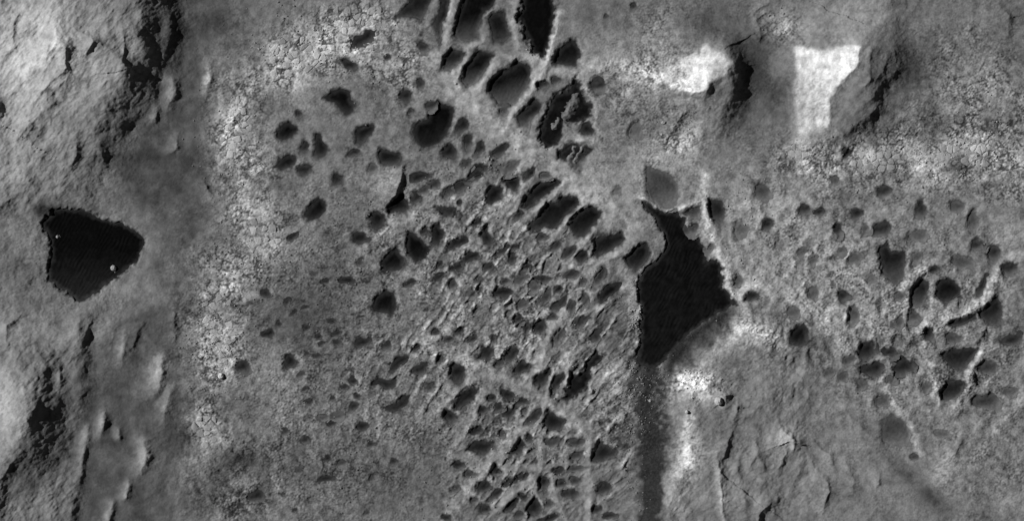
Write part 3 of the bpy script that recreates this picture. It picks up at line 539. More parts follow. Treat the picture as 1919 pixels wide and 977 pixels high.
add(dust, [
    (1672, 868, 34, 14, -40, .10), (1697, 890, 20, 14, -42, .26), (1742, 930, 28, 18, -38, .40), (1785, 962, 26, 14, -35, .10),
    (300, 320, 60, 70, 0, .12), (110, 330, 100, 60, 30, .12), (60, 540, 60, 60, 0, .12), (105, 394, 42, 12, 0, .55), (78, 398, 16, 16, 0, .4),  # last two paint the shadowed fringe above the western sand patch
    (600, 560, 90, 60, 0, .34), (560, 620, 80, 50, 0, .28), (650, 450, 50, 60, 0, .22), (470, 770, 50, 40, 0, .30), (450, 863, 40, 22, 0, .45), (407, 897, 34, 24, 0, .40), (480, 934, 30, 24, 0, .35), (540, 870, 60, 40, 0, .22), (380, 940, 60, 40, 0, .30), (700, 920, 160, 60, 0, .14), (500, 190, 30, 20, 20, .40), (520, 350, 24, 14, 0, .35), (430, 60, 50, 50, 0, .22), (590, 130, 20, 10, 0, .3), (420, 340, 30, 30, 0, .2), (690, 160, 60, 30, 0, .15),
    (780, 800, 120, 120, 0, .12), (640, 850, 220, 130, 0, .14), (620, 690, 90, 60, 0, .16), (370, 735, 14, 20, 0, .35), (345, 820, 20, 20, 0, .35), (440, 575, 50, 8, 10, .35),
    (1216, 850, 22, 60, 0, .65), (1222, 950, 20, 60, 0, .60), (1190, 730, 24, 50, 0, .55), (1205, 690, 18, 20, 0, .4), (1150, 640, 40, 60, 40, .40), (1120, 590, 40, 60, 40, .25), (1140, 800, 40, 40, 0, .28), (1150, 890, 30, 60, 0, .28), (1180, 560, 20, 30, 0, .2),
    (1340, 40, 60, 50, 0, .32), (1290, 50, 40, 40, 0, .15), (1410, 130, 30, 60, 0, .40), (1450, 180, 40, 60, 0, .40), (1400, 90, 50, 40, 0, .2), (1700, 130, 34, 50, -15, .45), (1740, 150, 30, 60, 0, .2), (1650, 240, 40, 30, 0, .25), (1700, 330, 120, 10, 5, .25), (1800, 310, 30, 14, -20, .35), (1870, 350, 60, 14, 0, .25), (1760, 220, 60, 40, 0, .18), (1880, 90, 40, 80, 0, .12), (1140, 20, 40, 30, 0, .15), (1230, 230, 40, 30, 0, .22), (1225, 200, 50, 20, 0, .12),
    (1780, 500, 90, 60, 0, .18), (1660, 480, 40, 60, 0, .2), (1800, 660, 80, 60, 0, .28), (1880, 620, 60, 40, 0, .2), (1600, 690, 70, 40, 0, .22), (1530, 650, 30, 40, -30, .4), (1690, 800, 40, 40, -45, .22), (1670, 860, 60, 14, -40, .14), (1730, 920, 60, 18, -40, .16), (1420, 740, 60, 50, 0, .12), (1310, 640, 40, 16, 35, .25), (1860, 760, 50, 40, 0, .15), (1370, 840, 14, 40, 0, .2),
], 1.3)
frac = np.zeros_like(U)
add(frac, [
    (560, 110, 120, 60, 25, 1), (680, 60, 110, 60, 0, 1), (440, 240, 50, 80, 0, .9), (470, 330, 60, 70, 0, .8), (480, 440, 70, 60, 0, .9), (430, 530, 70, 50, 0, .9), (410, 640, 60, 90, 0, 1), (390, 800, 40, 60, 0, .8), (430, 930, 80, 55, 0, .8), (560, 880, 130, 90, 0, .35), (640, 700, 90, 60, 0, .3), (740, 130, 60, 60, 0, .7),
    (1740, 300, 200, 45, 0, 1), (1860, 250, 80, 60, 0, 1), (1560, 305, 70, 30, 0, .9), (1820, 150, 120, 110, 0, .55), (1700, 240, 60, 40, 0, .5), (1240, 100, 60, 60, 0, .4), (1180, 170, 60, 60, 0, .4), (1860, 880, 90, 90, 0, .35), (1460, 50, 40, 30, 0, .7), (1490, 290, 40, 30, 0, .7), (1300, 720, 50, 30, 0, .8), (1400, 620, 80, 24, -15, .6), (1285, 850, 26, 60, 0, .6), (1270, 260, 40, 30, 0, .6), (1880, 350, 60, 30, 0, 1),
    (700, 500, 200, 140, 0, .25), (1170, 760, 60, 120, 0, .6), (1190, 600, 20, 80, 0, .6),
])
frac = np.clip(frac, 0, 1)
pale = pale + .45 * frac * np.clip(2.2 * fbm(U, V, 44, 4, 461) - .05, 0, 1)
dust = dust + .45 * frac * np.clip(2.2 * fbm(U, V, 52, 4, 471) - .15, 0, 1)
pale = np.clip(pale, 0, 1.1); dust = np.clip(dust, 0, .92)

# fine relief
fu, fv = U + 2.5 * n3, V + 2.5 * n4
f1, f2, cid = worley(fu, fv, 9.5, 3)
edge9 = f2 - f1
f1b, f2b, cidb = worley(fu + 3 * n4, fv, 21.0, 5)
edge21 = f2b - f1b
patchy = sstep(-.30, .40, fbm(U, V, 46, 3, 71))
mid = worley(fu + 2 * n1, fv - 2 * n2, 5.6, 6)
w9 = sstep(-.25, .3, fbm(U, V, 60, 2, 551))
slab = frac * (.25 + .75 * patchy) * (1.6 * w9 * sstep(0, .45, edge9) * cid + 1.9 * (1 - w9) * sstep(0, .25, edge21) * cidb + .9 * sstep(0, .5, mid[1] - mid[0]) * mid[2] - 1.5)
# box-work cells of thin raised joints, stretched to the north-east
ca, cb = rot(WU, WV, 52)
g1, g2, gid = worley(ca / 1.8, cb, 15.0, 8)
boxmask = np.clip(blob(1020, 560, 150, 150, 0, U, V) + blob(1000, 850, 150, 160, 0, U, V) + .6 * blob(870, 430, 130, 110, 0, U, V) + .5 * blob(740, 700, 170, 110, 0, U, V), 0, 1)
joint = np.exp(-((g2 - g1) / .26) ** 2)
cellin = sstep(.12, .60, g2 - g1) * (gid > .25) * (.35 + .65 * gid)
boxmask = boxmask * (1 - .85 * sstep(.15, .7, ridge_f))
box = boxmask * (.9 * joint * (.4 + patchy) - 2.3 * cellin + 1.0 * fbm(ca / 2.2, cb, 16, 3, 341))
dust = np.maximum(dust, .74 * boxmask * cellin * (.6 + .7 * patchy))
pale = pale + .20 * boxmask * joint * (.3 + patchy) * (.7 + .9 * pn2)
la, lb = rot(WU, WV, 55)
lat1 = np.exp(-(perlin(la / 230 + 3, lb / 31, 501) / .17) ** 2) * np.clip(.8 + 1.6 * fbm(U, V, 70, 2, 511), 0, 1.2)
ma, mb = rot(WU, WV, -31)
lat2 = np.exp(-(perlin(ma / 190 + 9, mb / 60, 521) / .09) ** 2) * np.clip(.5 + 1.8 * fbm(U, V, 80, 2, 531), 0, 1)
CORE = [(840,330),(960,300),(1080,360),(1180,450),(1200,560),(1195,700),(1170,1040),(840,1040),(850,850),(780,760),(740,640),(780,520)]
core = sstep(30, -30, poly_sd_map(CORE))
lattice = core * np.clip(np.maximum(lat1, .8 * lat2), 0, 1) * (1 - .6 * sstep(.3, .8, ridge_f))
box = box + 2.2 * lattice
pale = pale + .26 * lattice * (.75 + 1.0 * pn2)
dust = dust * (1 - .75 * lattice)
dust = np.maximum(dust, .22 * core * (1 - lattice) * (.5 + .7 * patchy))
# right field: shallow linked hollows with soft rims
h1, h2, hid = worley(WU + 6 * n1, WV * .8, 31.0, 9)
rightmask = np.clip(blob(1640, 560, 230, 170, 0, U, V) + blob(1800, 670, 150, 120, 0, U, V) + .5 * blob(1480, 420, 110, 90, 0, U, V), 0, 1)
hjoint = np.exp(-((h2 - h1) / .30) ** 2)
hcell = sstep(.15, .75, h2 - h1) * (.25 + .75 * hid)
rl = np.exp(-(perlin(WU / 74, WV / 60, 541) / .09) ** 2)
soft = rightmask * (1.2 * hjoint - 4.0 * hcell + 1.2 * rl)
dust = np.maximum(dust, .60 * rightmask * hcell * (.5 + .8 * patchy)) * (1 - .6 * rightmask * rl)
pale = pale + .09 * rightmask * hjoint + .09 * rightmask * rl * (.7 + pn2)
# flutes down the hillsides and striped ground
sa, sb = rot(U, V, 52)
flute = fbm(sa / 3.2, sb, 13, 4, 81)
spk = np.clip(frac + .75 * blob(760, 560, 330, 420, 0, U, V) + .5 * boxmask + .65 * rightmask + .35 * sstep(1150, 1250, U) + .55 * blob(1180, 190, 120, 200, 0, U, V) + .4 * blob(420, 60, 70, 90, 0, U, V) + .6 * blob(600, 850, 220, 170, 0, U, V) + .3 * blob(330, 500, 60, 200, 0, U, V), .25, 1)
hillsum = np.clip(hill_mask[0] + hill_mask[1] + .5 * hill_mask[4] + .42 * hill_mask[3] + .45 * hill_mask[2], 0, 1)
texm = np.clip(hill_mask[0] + hill_mask[1] + .5 * hill_mask[4] + .25 * hill_mask[2] + .3 * hill_mask[3] + blob(50, 500, 110, 140, 0, U, V) + .8 * blob(150, 340, 110, 70, 20, U, V) + .45 * blob(240, 620, 120, 120, 0, U, V) + .35 * blob(340, 100, 60, 160, 0, U, V) + .4 * blob(330, 880, 100, 140, 0, U, V) + .3 * blob(420, 860, 140, 140, 0, U, V), 0, 1)
flank = np.zeros_like(U)
for hk, pts, nm, lab in HILL_PARTS:
    if nm == 'steep_flank': flank = np.maximum(flank, sstep(14, -14, poly_sd_map(pts)))
stripe_mask = np.clip(blob(1150, 620, 60, 110, 0, U, V) + blob(1130, 700, 60, 70, 0, U, V) + blob(1155, 880, 50, 130, 0, U, V), 0, 1)
ta, tb = rot(WU, WV, 40)
stripe = fbm(ta / 2.6, tb, 22, 4, 91)
rough = 1.0 * fbm(U, V, 14, 3, 101) + .55 * fbm(U, V, 5.5, 2, 111)
grain = perlin(U / 3.3, V / 3.3, 121)
calm = 1 - .75 * np.clip(blob(330, 330, 60, 200, 0, U, V) + blob(230, 850, 60, 160, 0, U, V) + blob(1640, 60, 100, 50, 0, U, V) + .6 * blob(1560, 860, 200, 120, 0, U, V) + blob(1330, 60, 80, 50, 0, U, V), 0, 1)
fine = calm * (1 - .6 * hillsum) * spk * (1.25 * rough * (.45 + .8 * patchy) + .55 * grain * (.3 + patchy)) + calm * 2.2 * fbm(U, V, 44, 3, 331, gain=.4) + 2.2 * blob(600, 840, 200, 170, 0, U, V) * fbm(WU, WV, 24, 3, 571) + slab * calm + box + soft \
    + (1 - hillsum) * (.35 + .65 * spk) * .8 * fbm(sa / 2.2, sb + 9 * n1, 13, 3, 441) + hillsum * (1 - .45 * flank) * (2.0 * flute + 6.0 * fbm(WU, WV, 95, 3, 131, ridged=True, gain=.36)) + texm * (1 - .72 * flank) * (5.0 * fbm(WU, WV, 42, 4, 451, gain=.5) + 1.1 * rough) + stripe_mask * 5.5 * stripe

# pits: soft bowls; dark sand thins out up their walls, rim shade painted into its tone
ROCK_A, DUST_A, SAND_LO, SAND_HI = .178, .018, .004, .095
pit = np.zeros_like(U)
for p in PITS:
    rm = p['r'][1]
    p['D'] = p.get('depth', float(np.clip((.44 - .20 * p['tone']) * rm, 1.5, 6.0)))
    p['W'] = p.get('wall', float(np.clip(.95 * rm, 4.0, 11)))
    p['F'] = p.get('fill', .34)
    xs = [q[0] for q in p['pts']]; ys = [q[1] for q in p['pts']]
    w = window(min(xs) - 26, max(xs) + 26, min(ys) - 26, max(ys) + 26)
    k = min(1.0, rm / 9.0)
    sd = poly_sd(p['pts'], U[w] + k * (WU[w] - U[w]), V[w] + k * (WV[w] - V[w]))
    sd = sd + (7.0 * pn2[w] if max(p['r']) > 60 else 1.2 * pn2[w])
    p['w'] = w; p['sd'] = sd
    tilt = np.clip((.34 * (U[w] - p['c'][0]) + .94 * (V[w] - p['c'][1])) / (.55 * math.sqrt(p['r'][0] * p['r'][1]) + .40 * max(p['r'])), -1, 1)   # south side of each hollow is banked
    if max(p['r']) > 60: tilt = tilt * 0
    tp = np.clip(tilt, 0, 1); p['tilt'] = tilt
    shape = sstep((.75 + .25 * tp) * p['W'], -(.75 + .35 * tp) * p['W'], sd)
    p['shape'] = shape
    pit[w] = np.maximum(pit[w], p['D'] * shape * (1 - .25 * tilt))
    south_side = sstep(-.3, 1.0, tilt) if max(p['r']) < 60 else (.45 * sstep(455, 560, V[w]) * (p is PITS[0]) + 0 * tilt)
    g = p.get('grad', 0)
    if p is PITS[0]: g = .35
    t_in = p['tone'] * (.22 - .15 * min(g, 1) + .75 * float(sstep(.55, .95, np.float64(p['tone'])))) + south_side * (.10 + (1.25 + .5 * g) * p['tone'] + .5 * g) + .16 * fbm(U[w], V[w], 16, 3, 211) * (.25 + p['tone'])  # upper side darkened with painted rim shade, sand thinner and paler below
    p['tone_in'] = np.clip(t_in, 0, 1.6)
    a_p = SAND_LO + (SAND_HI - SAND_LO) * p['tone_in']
    dmax = np.clip((ROCK_A - a_p) / (ROCK_A - DUST_A), 0, .97)  # wall dust repeats the shade painted into the sand tone
    soft_w = p['W'] * (.34 + .55 * tp) + 1.5
    if max(p['r']) > 60: soft_w = 8.0
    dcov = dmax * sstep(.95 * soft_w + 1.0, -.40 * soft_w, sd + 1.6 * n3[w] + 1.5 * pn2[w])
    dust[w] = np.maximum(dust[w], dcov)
    ridge_h[w] *= 1 - .85 * shape
    owner[w] = np.where((sd < .2 * p['W']) & (owner[w] >= 100) & (owner[w] < 500), -1, owner[w])

sh = PITS[1]; w = sh['w']
w = window(1180, 1440, 540, 740)
sdr = poly_sd(sh['pts'], WU[w], WV[w])
south_side = sstep(-10, 25, .55 * (U[w] - 1290) + .83 * (V[w] - 606)) * sstep(1400, 1350, U[w]) * sstep(1225, 1260, U[w])
ramp = sstep(66, 4, sdr + 10 * n3[w] + 18 * pn[w]) * south_side
pale[w] *= 1 - .9 * sstep(0, .6, ramp)
dust[w] = np.maximum(dust[w], .975 * ramp)
# rock islands inside the hollows
ISLANDS = [([(1080, 184, 6), (1068, 203, 8), (1056, 217, 5)], 10), ([(1042, 228, 5), (1038, 238, 6)], 8), ([(1075, 280, 3), (1066, 298, 3)], 4), ([(1090, 278, 3), (1076, 304, 3)], 4),
           ([(209, 496, 6), (214, 510, 6)], 7), ([(106, 438, 5), (109, 448, 5)], 6)]
isl = np.zeros_like(U)
for pts, r in ISLANDS:
    xs = [q[0] for q in pts]; ys = [q[1] for q in pts]
    w = window(min(xs) - 30, max(xs) + 30, min(ys) - 30, max(ys) + 30)
    d, sd, h = line_field(pts, WU[w] + 4 * n3[w], WV[w] + 4 * n4[w])
    f = np.clip(np.exp(-(d / r) ** 1.6) * (1 + .3 * n4[w]), 0, 1)
    isl[w] = np.maximum(isl[w], h * f)
    dust[w] *= 1 - .85 * f

smooth_h = base + hill                                 # what the sand fill follows
inpit = np.clip(pit / 6, 0, 1)
H = smooth_h + knob_h + ridge_h + fine * (1 - .6 * inpit) - pit + isl
edge_fade = sstep(0, 30, np.minimum(np.minimum(U - X0, X1 - U), np.minimum(V - Y0, Y1 - V)))
def far_relief(x, y):
    return 7.0 * fbm(x, y, 420, 3, 21) + 2.2 * fbm(x, y, 90, 3, 31)
H = base + (H - base) * edge_fade
# weathering mottles of the rock itself
mott = 1 + .45 * fbm(U, V, 70, 4, 141) + (.25 + .60 * spk) * pn2 + spk * (1 - .6 * hillsum) * (.62 * perlin(U / 4.2, V / 4.2, 151) * (.4 + patchy) + .45 * perlin(U / 2.9, V / 2.9, 155) + .30 * (mid[2] - .5))
mott = mott + frac * (.2 + .8 * patchy) * (.75 * w9 * (cid - .4) * sstep(0, .3, edge9) + .5 * (mid[2] - .4) - .25 * (1 - sstep(.02, .3, edge9)) - 1.2 * (1 - .8 * w9) * (1 - sstep(.03, .24, edge21)) + .4 * (cidb - .4) + .3 * pn2)
mott = mott + .35 * (1 - core) * (1 - .5 * hillsum) * fbm(WU, WV, 30, 4, 561, gain=.65)
mott = mott + stripe_mask * 1.1 * stripe + hillsum * .10 * flute
mott = np.clip(mott, .25, 1.9)

def wx(x): return (x - MW / 2) * S
def wy(y): return (MH / 2 - y) * S

# ------------------------------------------------------------------ materials
def rock_material(name, base_v, pale_v, dust_v):
    m = bpy.data.materials.new(name); m.use_nodes = True
    nt = m.node_tree; N = nt.nodes; L = nt.links
    b = N['Principled BSDF']
    b.inputs['Roughness'].default_value = 1.0
    b.inputs['Specular IOR Level'].default_value = 0.0
    def attr(n):
        a = N.new('ShaderNodeAttribute'); a.attribute_name = n; return a.outputs['Fac']
    def math_(op, a, c, clamp=False):
        q = N.new('ShaderNodeMath'); q.operation = op; q.use_clamp = clamp
        for i, v in enumerate((a, c)):
            if isinstance(v, (int, float)): q.inputs[i].default_value = v
            else: L.new(v, q.inputs[i])
        return q.outputs[0]
    geo = N.new('ShaderNodeNewGeometry')
    nz = N.new('ShaderNodeTexNoise'); nz.inputs['Scale'].default_value = 1.1; nz.inputs['Detail'].default_value = 5; nz.inputs['Roughness'].default_value = .65
    L.new(geo.outputs['Position'], nz.inputs['Vector'])
    v = math_('ADD', base_v, math_('MULTIPLY', attr('pale'), pale_v - base_v))
    v = math_('MULTIPLY', v, attr('mottle'))
    v = math_('MULTIPLY', v, math_('ADD', .72, math_('MULTIPLY', nz.outputs['Fac'], .56)))
    mix = N.new('ShaderNodeMix'); mix.data_type = 'FLOAT'
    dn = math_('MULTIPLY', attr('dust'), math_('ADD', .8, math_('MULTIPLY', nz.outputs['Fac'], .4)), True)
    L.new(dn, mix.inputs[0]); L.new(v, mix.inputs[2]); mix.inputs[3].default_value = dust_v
    cc = N.new('ShaderNodeCombineColor')
    for i in range(3): L.new(mix.outputs[0], cc.inputs[i])
    L.new(cc.outputs[0], b.inputs['Base Color'])
    bump = N.new('ShaderNodeBump'); bump.inputs['Strength'].default_value = .55; bump.inputs['Distance'].default_value = .35
    L.new(nz.outputs['Fac'], bump.inputs['Height']); L.new(bump.outputs[0], b.inputs['Normal'])
    return m

def sand_material():
    m = bpy.data.materials.new('dark_sand'); m.use_nodes = True
    nt = m.node_tree; N = nt.nodes; L = nt.links
    b = N['Principled BSDF']; b.inputs['Roughness'].default_value = 1.0; b.inputs['Specular IOR Level'].default_value = 0.0
    a = N.new('ShaderNodeAttribute'); a.attribute_name = 'tone'
    geo = N.new('ShaderNodeNewGeometry')
    nz = N.new('ShaderNodeTexNoise'); nz.inputs['Scale'].default_value = .9; nz.inputs['Detail'].default_value = 4
    L.new(geo.outputs['Position'], nz.inputs['Vector'])
    mp = N.new('ShaderNodeMapRange'); mp.clamp = False; mp.inputs['To Min'].default_value = SAND_LO; mp.inputs['To Max'].default_value = SAND_HI
    L.new(a.outputs['Fac'], mp.inputs['Value'])
    mu = N.new('ShaderNodeMath'); mu.operation = 'MULTIPLY'
    ad = N.new('ShaderNodeMapRange'); ad.inputs['To Min'].default_value = .6; ad.inputs['To Max'].default_value = 1.4
    L.new(nz.outputs['Fac'], ad.inputs['Value'])
    L.new(mp.outputs[0], mu.inputs[0]); L.new(ad.outputs[0], mu.inputs[1])
    cc = N.new('ShaderNodeCombineColor')
    for i in range(3): L.new(mu.outputs[0], cc.inputs[i])
    L.new(cc.outputs[0], b.inputs['Base Color'])
    bump = N.new('ShaderNodeBump'); bump.inputs['Strength'].default_value = .35; bump.inputs['Distance'].default_value = .25
    L.new(nz.outputs['Fac'], bump.inputs['Height']); L.new(bump.outputs[0], b.inputs['Normal'])
    return m

ROCK = rock_material('layered_bedrock', ROCK_A, .64, DUST_A)
SAND = sand_material()

# ------------------------------------------------------------------ mesh helpers
gyy, gxx = np.gradient(H, STEP)                       # slope along rows / columns
NRM = np.stack([-gxx, gyy, np.ones_like(H)], -1)      # map y runs down, world y up
NRM /= np.linalg.norm(NRM, axis=-1, keepdims=True)

def mesh_from_arrays(name, co, quads, attrs, mat, normals=None):
    me = bpy.data.meshes.new(name)
    nq = len(quads)
    me.vertices.add(len(co)); me.vertices.foreach_set('co', co.astype(np.float32).ravel())
    me.loops.add(nq * 4); me.loops.foreach_set('vertex_index', quads.astype(np.int32).ravel())
    me.polygons.add(nq)
    me.polygons.foreach_set('loop_start', np.arange(0, nq * 4, 4, dtype=np.int32))
    me.polygons.foreach_set('use_smooth', np.ones(nq, dtype=bool))
    me.update(calc_edges=True)
    for k, v in attrs.items():
        at = me.attributes.new(k, 'FLOAT', 'POINT'); at.data.foreach_set('value', v.astype(np.float32).ravel())
    me.materials.append(mat)
    if normals is not None:
        me.normals_split_custom_set_from_vertices(normals.astype(np.float32))
    return me

def grid_part(name, fmask, j0, i0, z, attrs, mat, normals=None):
    """mesh from the grid faces of a window (fmask[j, i] = face between rows j, j+1 and columns i, i+1)"""
    jj, ii = np.nonzero(fmask)
    ny, nx = fmask.shape[0] + 1, fmask.shape[1] + 1
    q = np.stack([(jj + 1) * nx + ii, (jj + 1) * nx + ii + 1, jj * nx + ii + 1, jj * nx + ii], 1)
    used, inv = np.unique(q.ravel(), return_inverse=True)
    uj, ui = used // nx, used % nx
    co = np.stack([wx(gx[ui + i0]), wy(gy[uj + j0]), z.reshape(-1)[used] * S], 1)
    return mesh_from_arrays(name, co, inv.reshape(-1, 4), {k: v.reshape(-1)[used] for k, v in attrs.items()}, mat,
                            None if normals is None else normals.reshape(-1, 3)[used])

def link(name, me, label=None, cat=None, group=None, kind=None, parent=None):
    o = bpy.data.objects.new(name, me); C.objects.link(o)
    if label: o['label'] = label
    if cat: o['category'] = cat
    if group: o['group'] = group
    if kind: o['kind'] = kind
    if parent: o.parent = parent
    return o

# ------------------------------------------------------------------ ground, hills, ridges, mounds (one continuous relief, split where one thing ends)
OUTCROPS = [
    (555, 105, 62, 40, 'bright fractured bedrock outcrop left of the two lobed pit'),
    (668, 40, 60, 30, 'bright crumbly bedrock outcrop above the slanted top pit'),
    (446, 250, 36, 62, 'bright fractured bedrock outcrop along the valley edge, beside the kite shaped sand patch'),
    (490, 440, 40, 36, 'bright cracked bedrock outcrop left of the lone teardrop sand patch'),
    (412, 620, 34, 70, 'bright cracked bedrock outcrop with the whitest block at its foot, left middle'),
    (388, 800, 24, 36, 'small pale cracked bedrock outcrop low in the left part'),
    (1815, 285, 70, 30, 'bright cracked bedrock outcrop near the right edge'),
    (1640, 305, 60, 22, 'pale cracked bedrock outcrop below the white faced butte'),
    (1500, 288, 24, 20, 'small bright cracked bedrock outcrop between the two buttes'),
]

for k, (ox_, oy_, rx, ry, lab) in enumerate(OUTCROPS):
    e = ((WU - ox_) / rx) ** 2 + ((WV - oy_) / ry) ** 2 + .9 * pn + .5 * pn2
    owner = np.where((e < 1.25) & (owner < 0) & (pit < .3), 200 + k, owner)

def largest_component(m):
    jj, ii = np.nonzero(m)
    todo_ = set(zip(jj.tolist(), ii.tolist())); best = []
    while todo_:
        st = [todo_.pop()]; comp = list(st)
        while st:
            j, i = st.pop()
            for q in ((j + 1, i), (j - 1, i), (j, i + 1), (j, i - 1)):
                if q in todo_:
                    todo_.remove(q); st.append(q); comp.append(q)
        if len(comp) > len(best): best = comp
    out = np.zeros_like(m)
    if best:
        b = np.array(best); out[b[:, 0], b[:, 1]] = True
    return out
fowner = owner[:-1, :-1].copy()
for oid in np.unique(fowner):
    if oid < 100: continue
    m = fowner == oid
    keep = largest_component(m)
    back = HILL_PARTS[oid - 500][0] if 500 <= oid < 1000 else -1
    fowner[m & ~keep] = back
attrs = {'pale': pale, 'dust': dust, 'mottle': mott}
def piece(name, mask):
    jj, ii = np.nonzero(mask)
    j0, j1, i0, i1 = jj.min(), jj.max() + 1, ii.min(), ii.max() + 1
    sl = (slice(j0, j1 + 1), slice(i0, i1 + 1))
    return grid_part(name, mask[j0:j1, i0:i1], j0, i0, H[sl], {k: v[sl] for k, v in attrs.items()}, ROCK, NRM[sl])

link('ground', piece('ground', fowner == -1), 'grey dusty bedrock plain between the hills and ridges', None, None, 'structure')
for k, (pts, lab) in enumerate(HILLS):
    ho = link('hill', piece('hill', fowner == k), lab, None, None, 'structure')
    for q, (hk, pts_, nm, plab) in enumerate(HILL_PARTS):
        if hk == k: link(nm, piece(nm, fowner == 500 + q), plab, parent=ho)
for k, row in enumerate(RIDGES):
    m = fowner == 100 + k
    if m.sum() > 12:
        link('rock_ridge', piece('rock_ridge', m), row[4], 'ridge', 'pale rock ridges between the sand hollows', 'thing')
for k, row in enumerate(KNOBS):
    m = fowner == 1000 + k
    if m.sum() > 8:
        link('rock_mound', piece('rock_mound', m), row[3], 'rock mound', 'rock mounds in the western valley', 'thing')

# terrain beyond the mapped square
ST = 18.0
ox = np.arange(-2214, 4152, ST); oy = np.arange(-2214, 3200, ST)
OU, OV = np.meshgrid(ox, oy)
oz = far_relief(OU, OV) + 2.5 * fbm(OU, OV, 60, 2, 171)
inside = (OU > X0 - 1) & (OU < X1 + 1) & (OV > Y0 - 1) & (OV < Y1 + 1)
near = np.maximum(np.maximum(X0 - OU, OU - X1), np.maximum(Y0 - OV, OV - Y1))
oz = np.where(near < 20, far_relief(OU, OV) - 1.2, oz)
oz = np.where(inside, oz - 40, oz)
om = ~((OU[:-1, :-1] > X0 + 2 * ST) & (OU[:-1, :-1] < X1 - 3 * ST) & (OV[:-1, :-1] > Y0 + 2 * ST) & (OV[:-1, :-1] < Y1 - 3 * ST))
jj, ii = np.nonzero(om)
nx = len(ox)
q = np.stack([(jj + 1) * nx + ii, (jj + 1) * nx + ii + 1, jj * nx + ii + 1, jj * nx + ii], 1)
co = np.stack([wx(OU).ravel(), wy(OV).ravel(), oz.ravel() * S], 1)
om_at = {'pale': np.full(OU.size, .08), 'dust': np.clip(.2 + .3 * fbm(OU, OV, 130, 3, 181), 0, .8).ravel(), 'mottle': (1 + .2 * fbm(OU, OV, 70, 2, 191)).ravel()}
link('terrain', mesh_from_arrays('terrain', co, q, om_at, ROCK), 'dusty grey plain around the mapped square', None, None, 'structure')

# ------------------------------------------------------------------ descriptions of the small hollows
LAND = [(p['c'], p['short']) for p in PITS if p['short']] + [((1370, 150), 'the white crested butte'), ((1600, 150), 'the white faced butte'), ((1400, 780), 'the pale southern hill')]
def side_word(dx, dy):
    a = math.degrees(math.atan2(-dy, dx)) % 360
    return ['right of', 'above right of', 'above', 'above left of', 'left of', 'below left of', 'below', 'below right of'][int((a + 22.5) // 45) % 8]
ORD = ['nearest', 'second', 'third', 'fourth', 'fifth', 'sixth', 'seventh', 'eighth', 'ninth', 'tenth', 'eleventh', 'twelfth']
todo = {}
for p in PITS:
    if p['label']: continue
    big = max(p['r']); ratio = max(p['r']) / min(p['r'])
    size = 'tiny' if big < 7.6 else 'small' if big < 12.5 else 'medium'
    if ratio < 1.3: shp = 'round'
    elif ratio < 1.75: shp = 'oval'
    else: shp = 'elongated'
    tone = 'black' if p['tone'] < .32 else 'dark' if p['tone'] < .58 else 'grey'
    c, nm = min(LAND, key=lambda l: math.hypot(l[0][0] - p['c'][0], l[0][1] - p['c'][1]))
    dx, dy = p['c'][0] - c[0], p['c'][1] - c[1]
    todo.setdefault((size, shp, tone, side_word(dx, dy), nm), []).append((math.hypot(dx, dy), p))
for (size, shp, tone, sw, nm), rows in todo.items():
    rows.sort(key=lambda r: r[0])
    for k, (d, p) in enumerate(rows):
        if len(rows) == 1: p['label'] = '%s %s %s sand patch %s %s' % (size, shp, tone, sw, nm)
        else: p['label'] = '%s of the %s %s %s sand patches %s %s' % (ORD[k], size, shp, tone, sw, nm)

# ------------------------------------------------------------------ sand lying in the hollows
for p in PITS:
    w = p['w']; sd = p['sd']
    D, W, F = p['D'], p['W'], p['F']
    zc = smooth_h[w]
    tilt = p['tilt']
    shp = p['shape']
    bowl = zc - D * shp * (1 - .25 * tilt) + D * F * sstep(.35, 1.0, shp) - .5
    flat = zc - D * (1 - F) * (1 - .25 * tilt)
    lvl = .55 * bowl + .45 * flat if max(p['r']) < 60 else flat
    uu, vv = U[w], V[w]
    ra, rb = rot(uu + 4 * n1[w], vv + 4 * n2[w], 62)
    big = min(p['r']) > 40
    rip = (.55 if big else .42) * np.sin(rb * .88 + 5.0 * fbm(uu, vv, 38, 2, 421)) * np.clip(.35 + 1.2 * fbm(uu, vv, 26, 2, 431), 0, 1) * (1.0 if big else .4)
    dome = .12 * D * np.clip(-sd / (min(p['r']) + 1), 0, 1)
    rip = rip * sstep(0, -7, sd)
    z = lvl + rip + dome + .35 * n3[w] + .3 * fbm(uu, vv, 12, 2, 201)
    z = np.where(sd + 1.5 * n3[w] < -.4, np.maximum(z, H[w] + .22 - isl[w]), z)
    show = (z > H[w]) & (sd < .6 * W)
    fm = show[:-1, :-1] | show[1:, :-1] | show[:-1, 1:] | show[1:, 1:]
    if fm.sum() < 3: continue
    fm = largest_component(fm)
    cx, cy = p['c']
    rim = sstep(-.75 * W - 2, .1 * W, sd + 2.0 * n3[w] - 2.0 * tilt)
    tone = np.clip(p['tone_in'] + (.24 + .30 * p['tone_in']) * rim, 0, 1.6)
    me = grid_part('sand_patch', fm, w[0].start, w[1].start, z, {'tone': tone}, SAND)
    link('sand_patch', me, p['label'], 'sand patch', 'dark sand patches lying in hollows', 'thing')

# ------------------------------------------------------------------ fractured slabs of the pale bedrock outcrops
def ground_z(x, y):
    i = min(NX - 1, max(0, int(round((x - X0) / STEP)))); j = min(NY - 1, max(0, int(round((y - Y0) / STEP))))
    return H[j, i], (j, i)

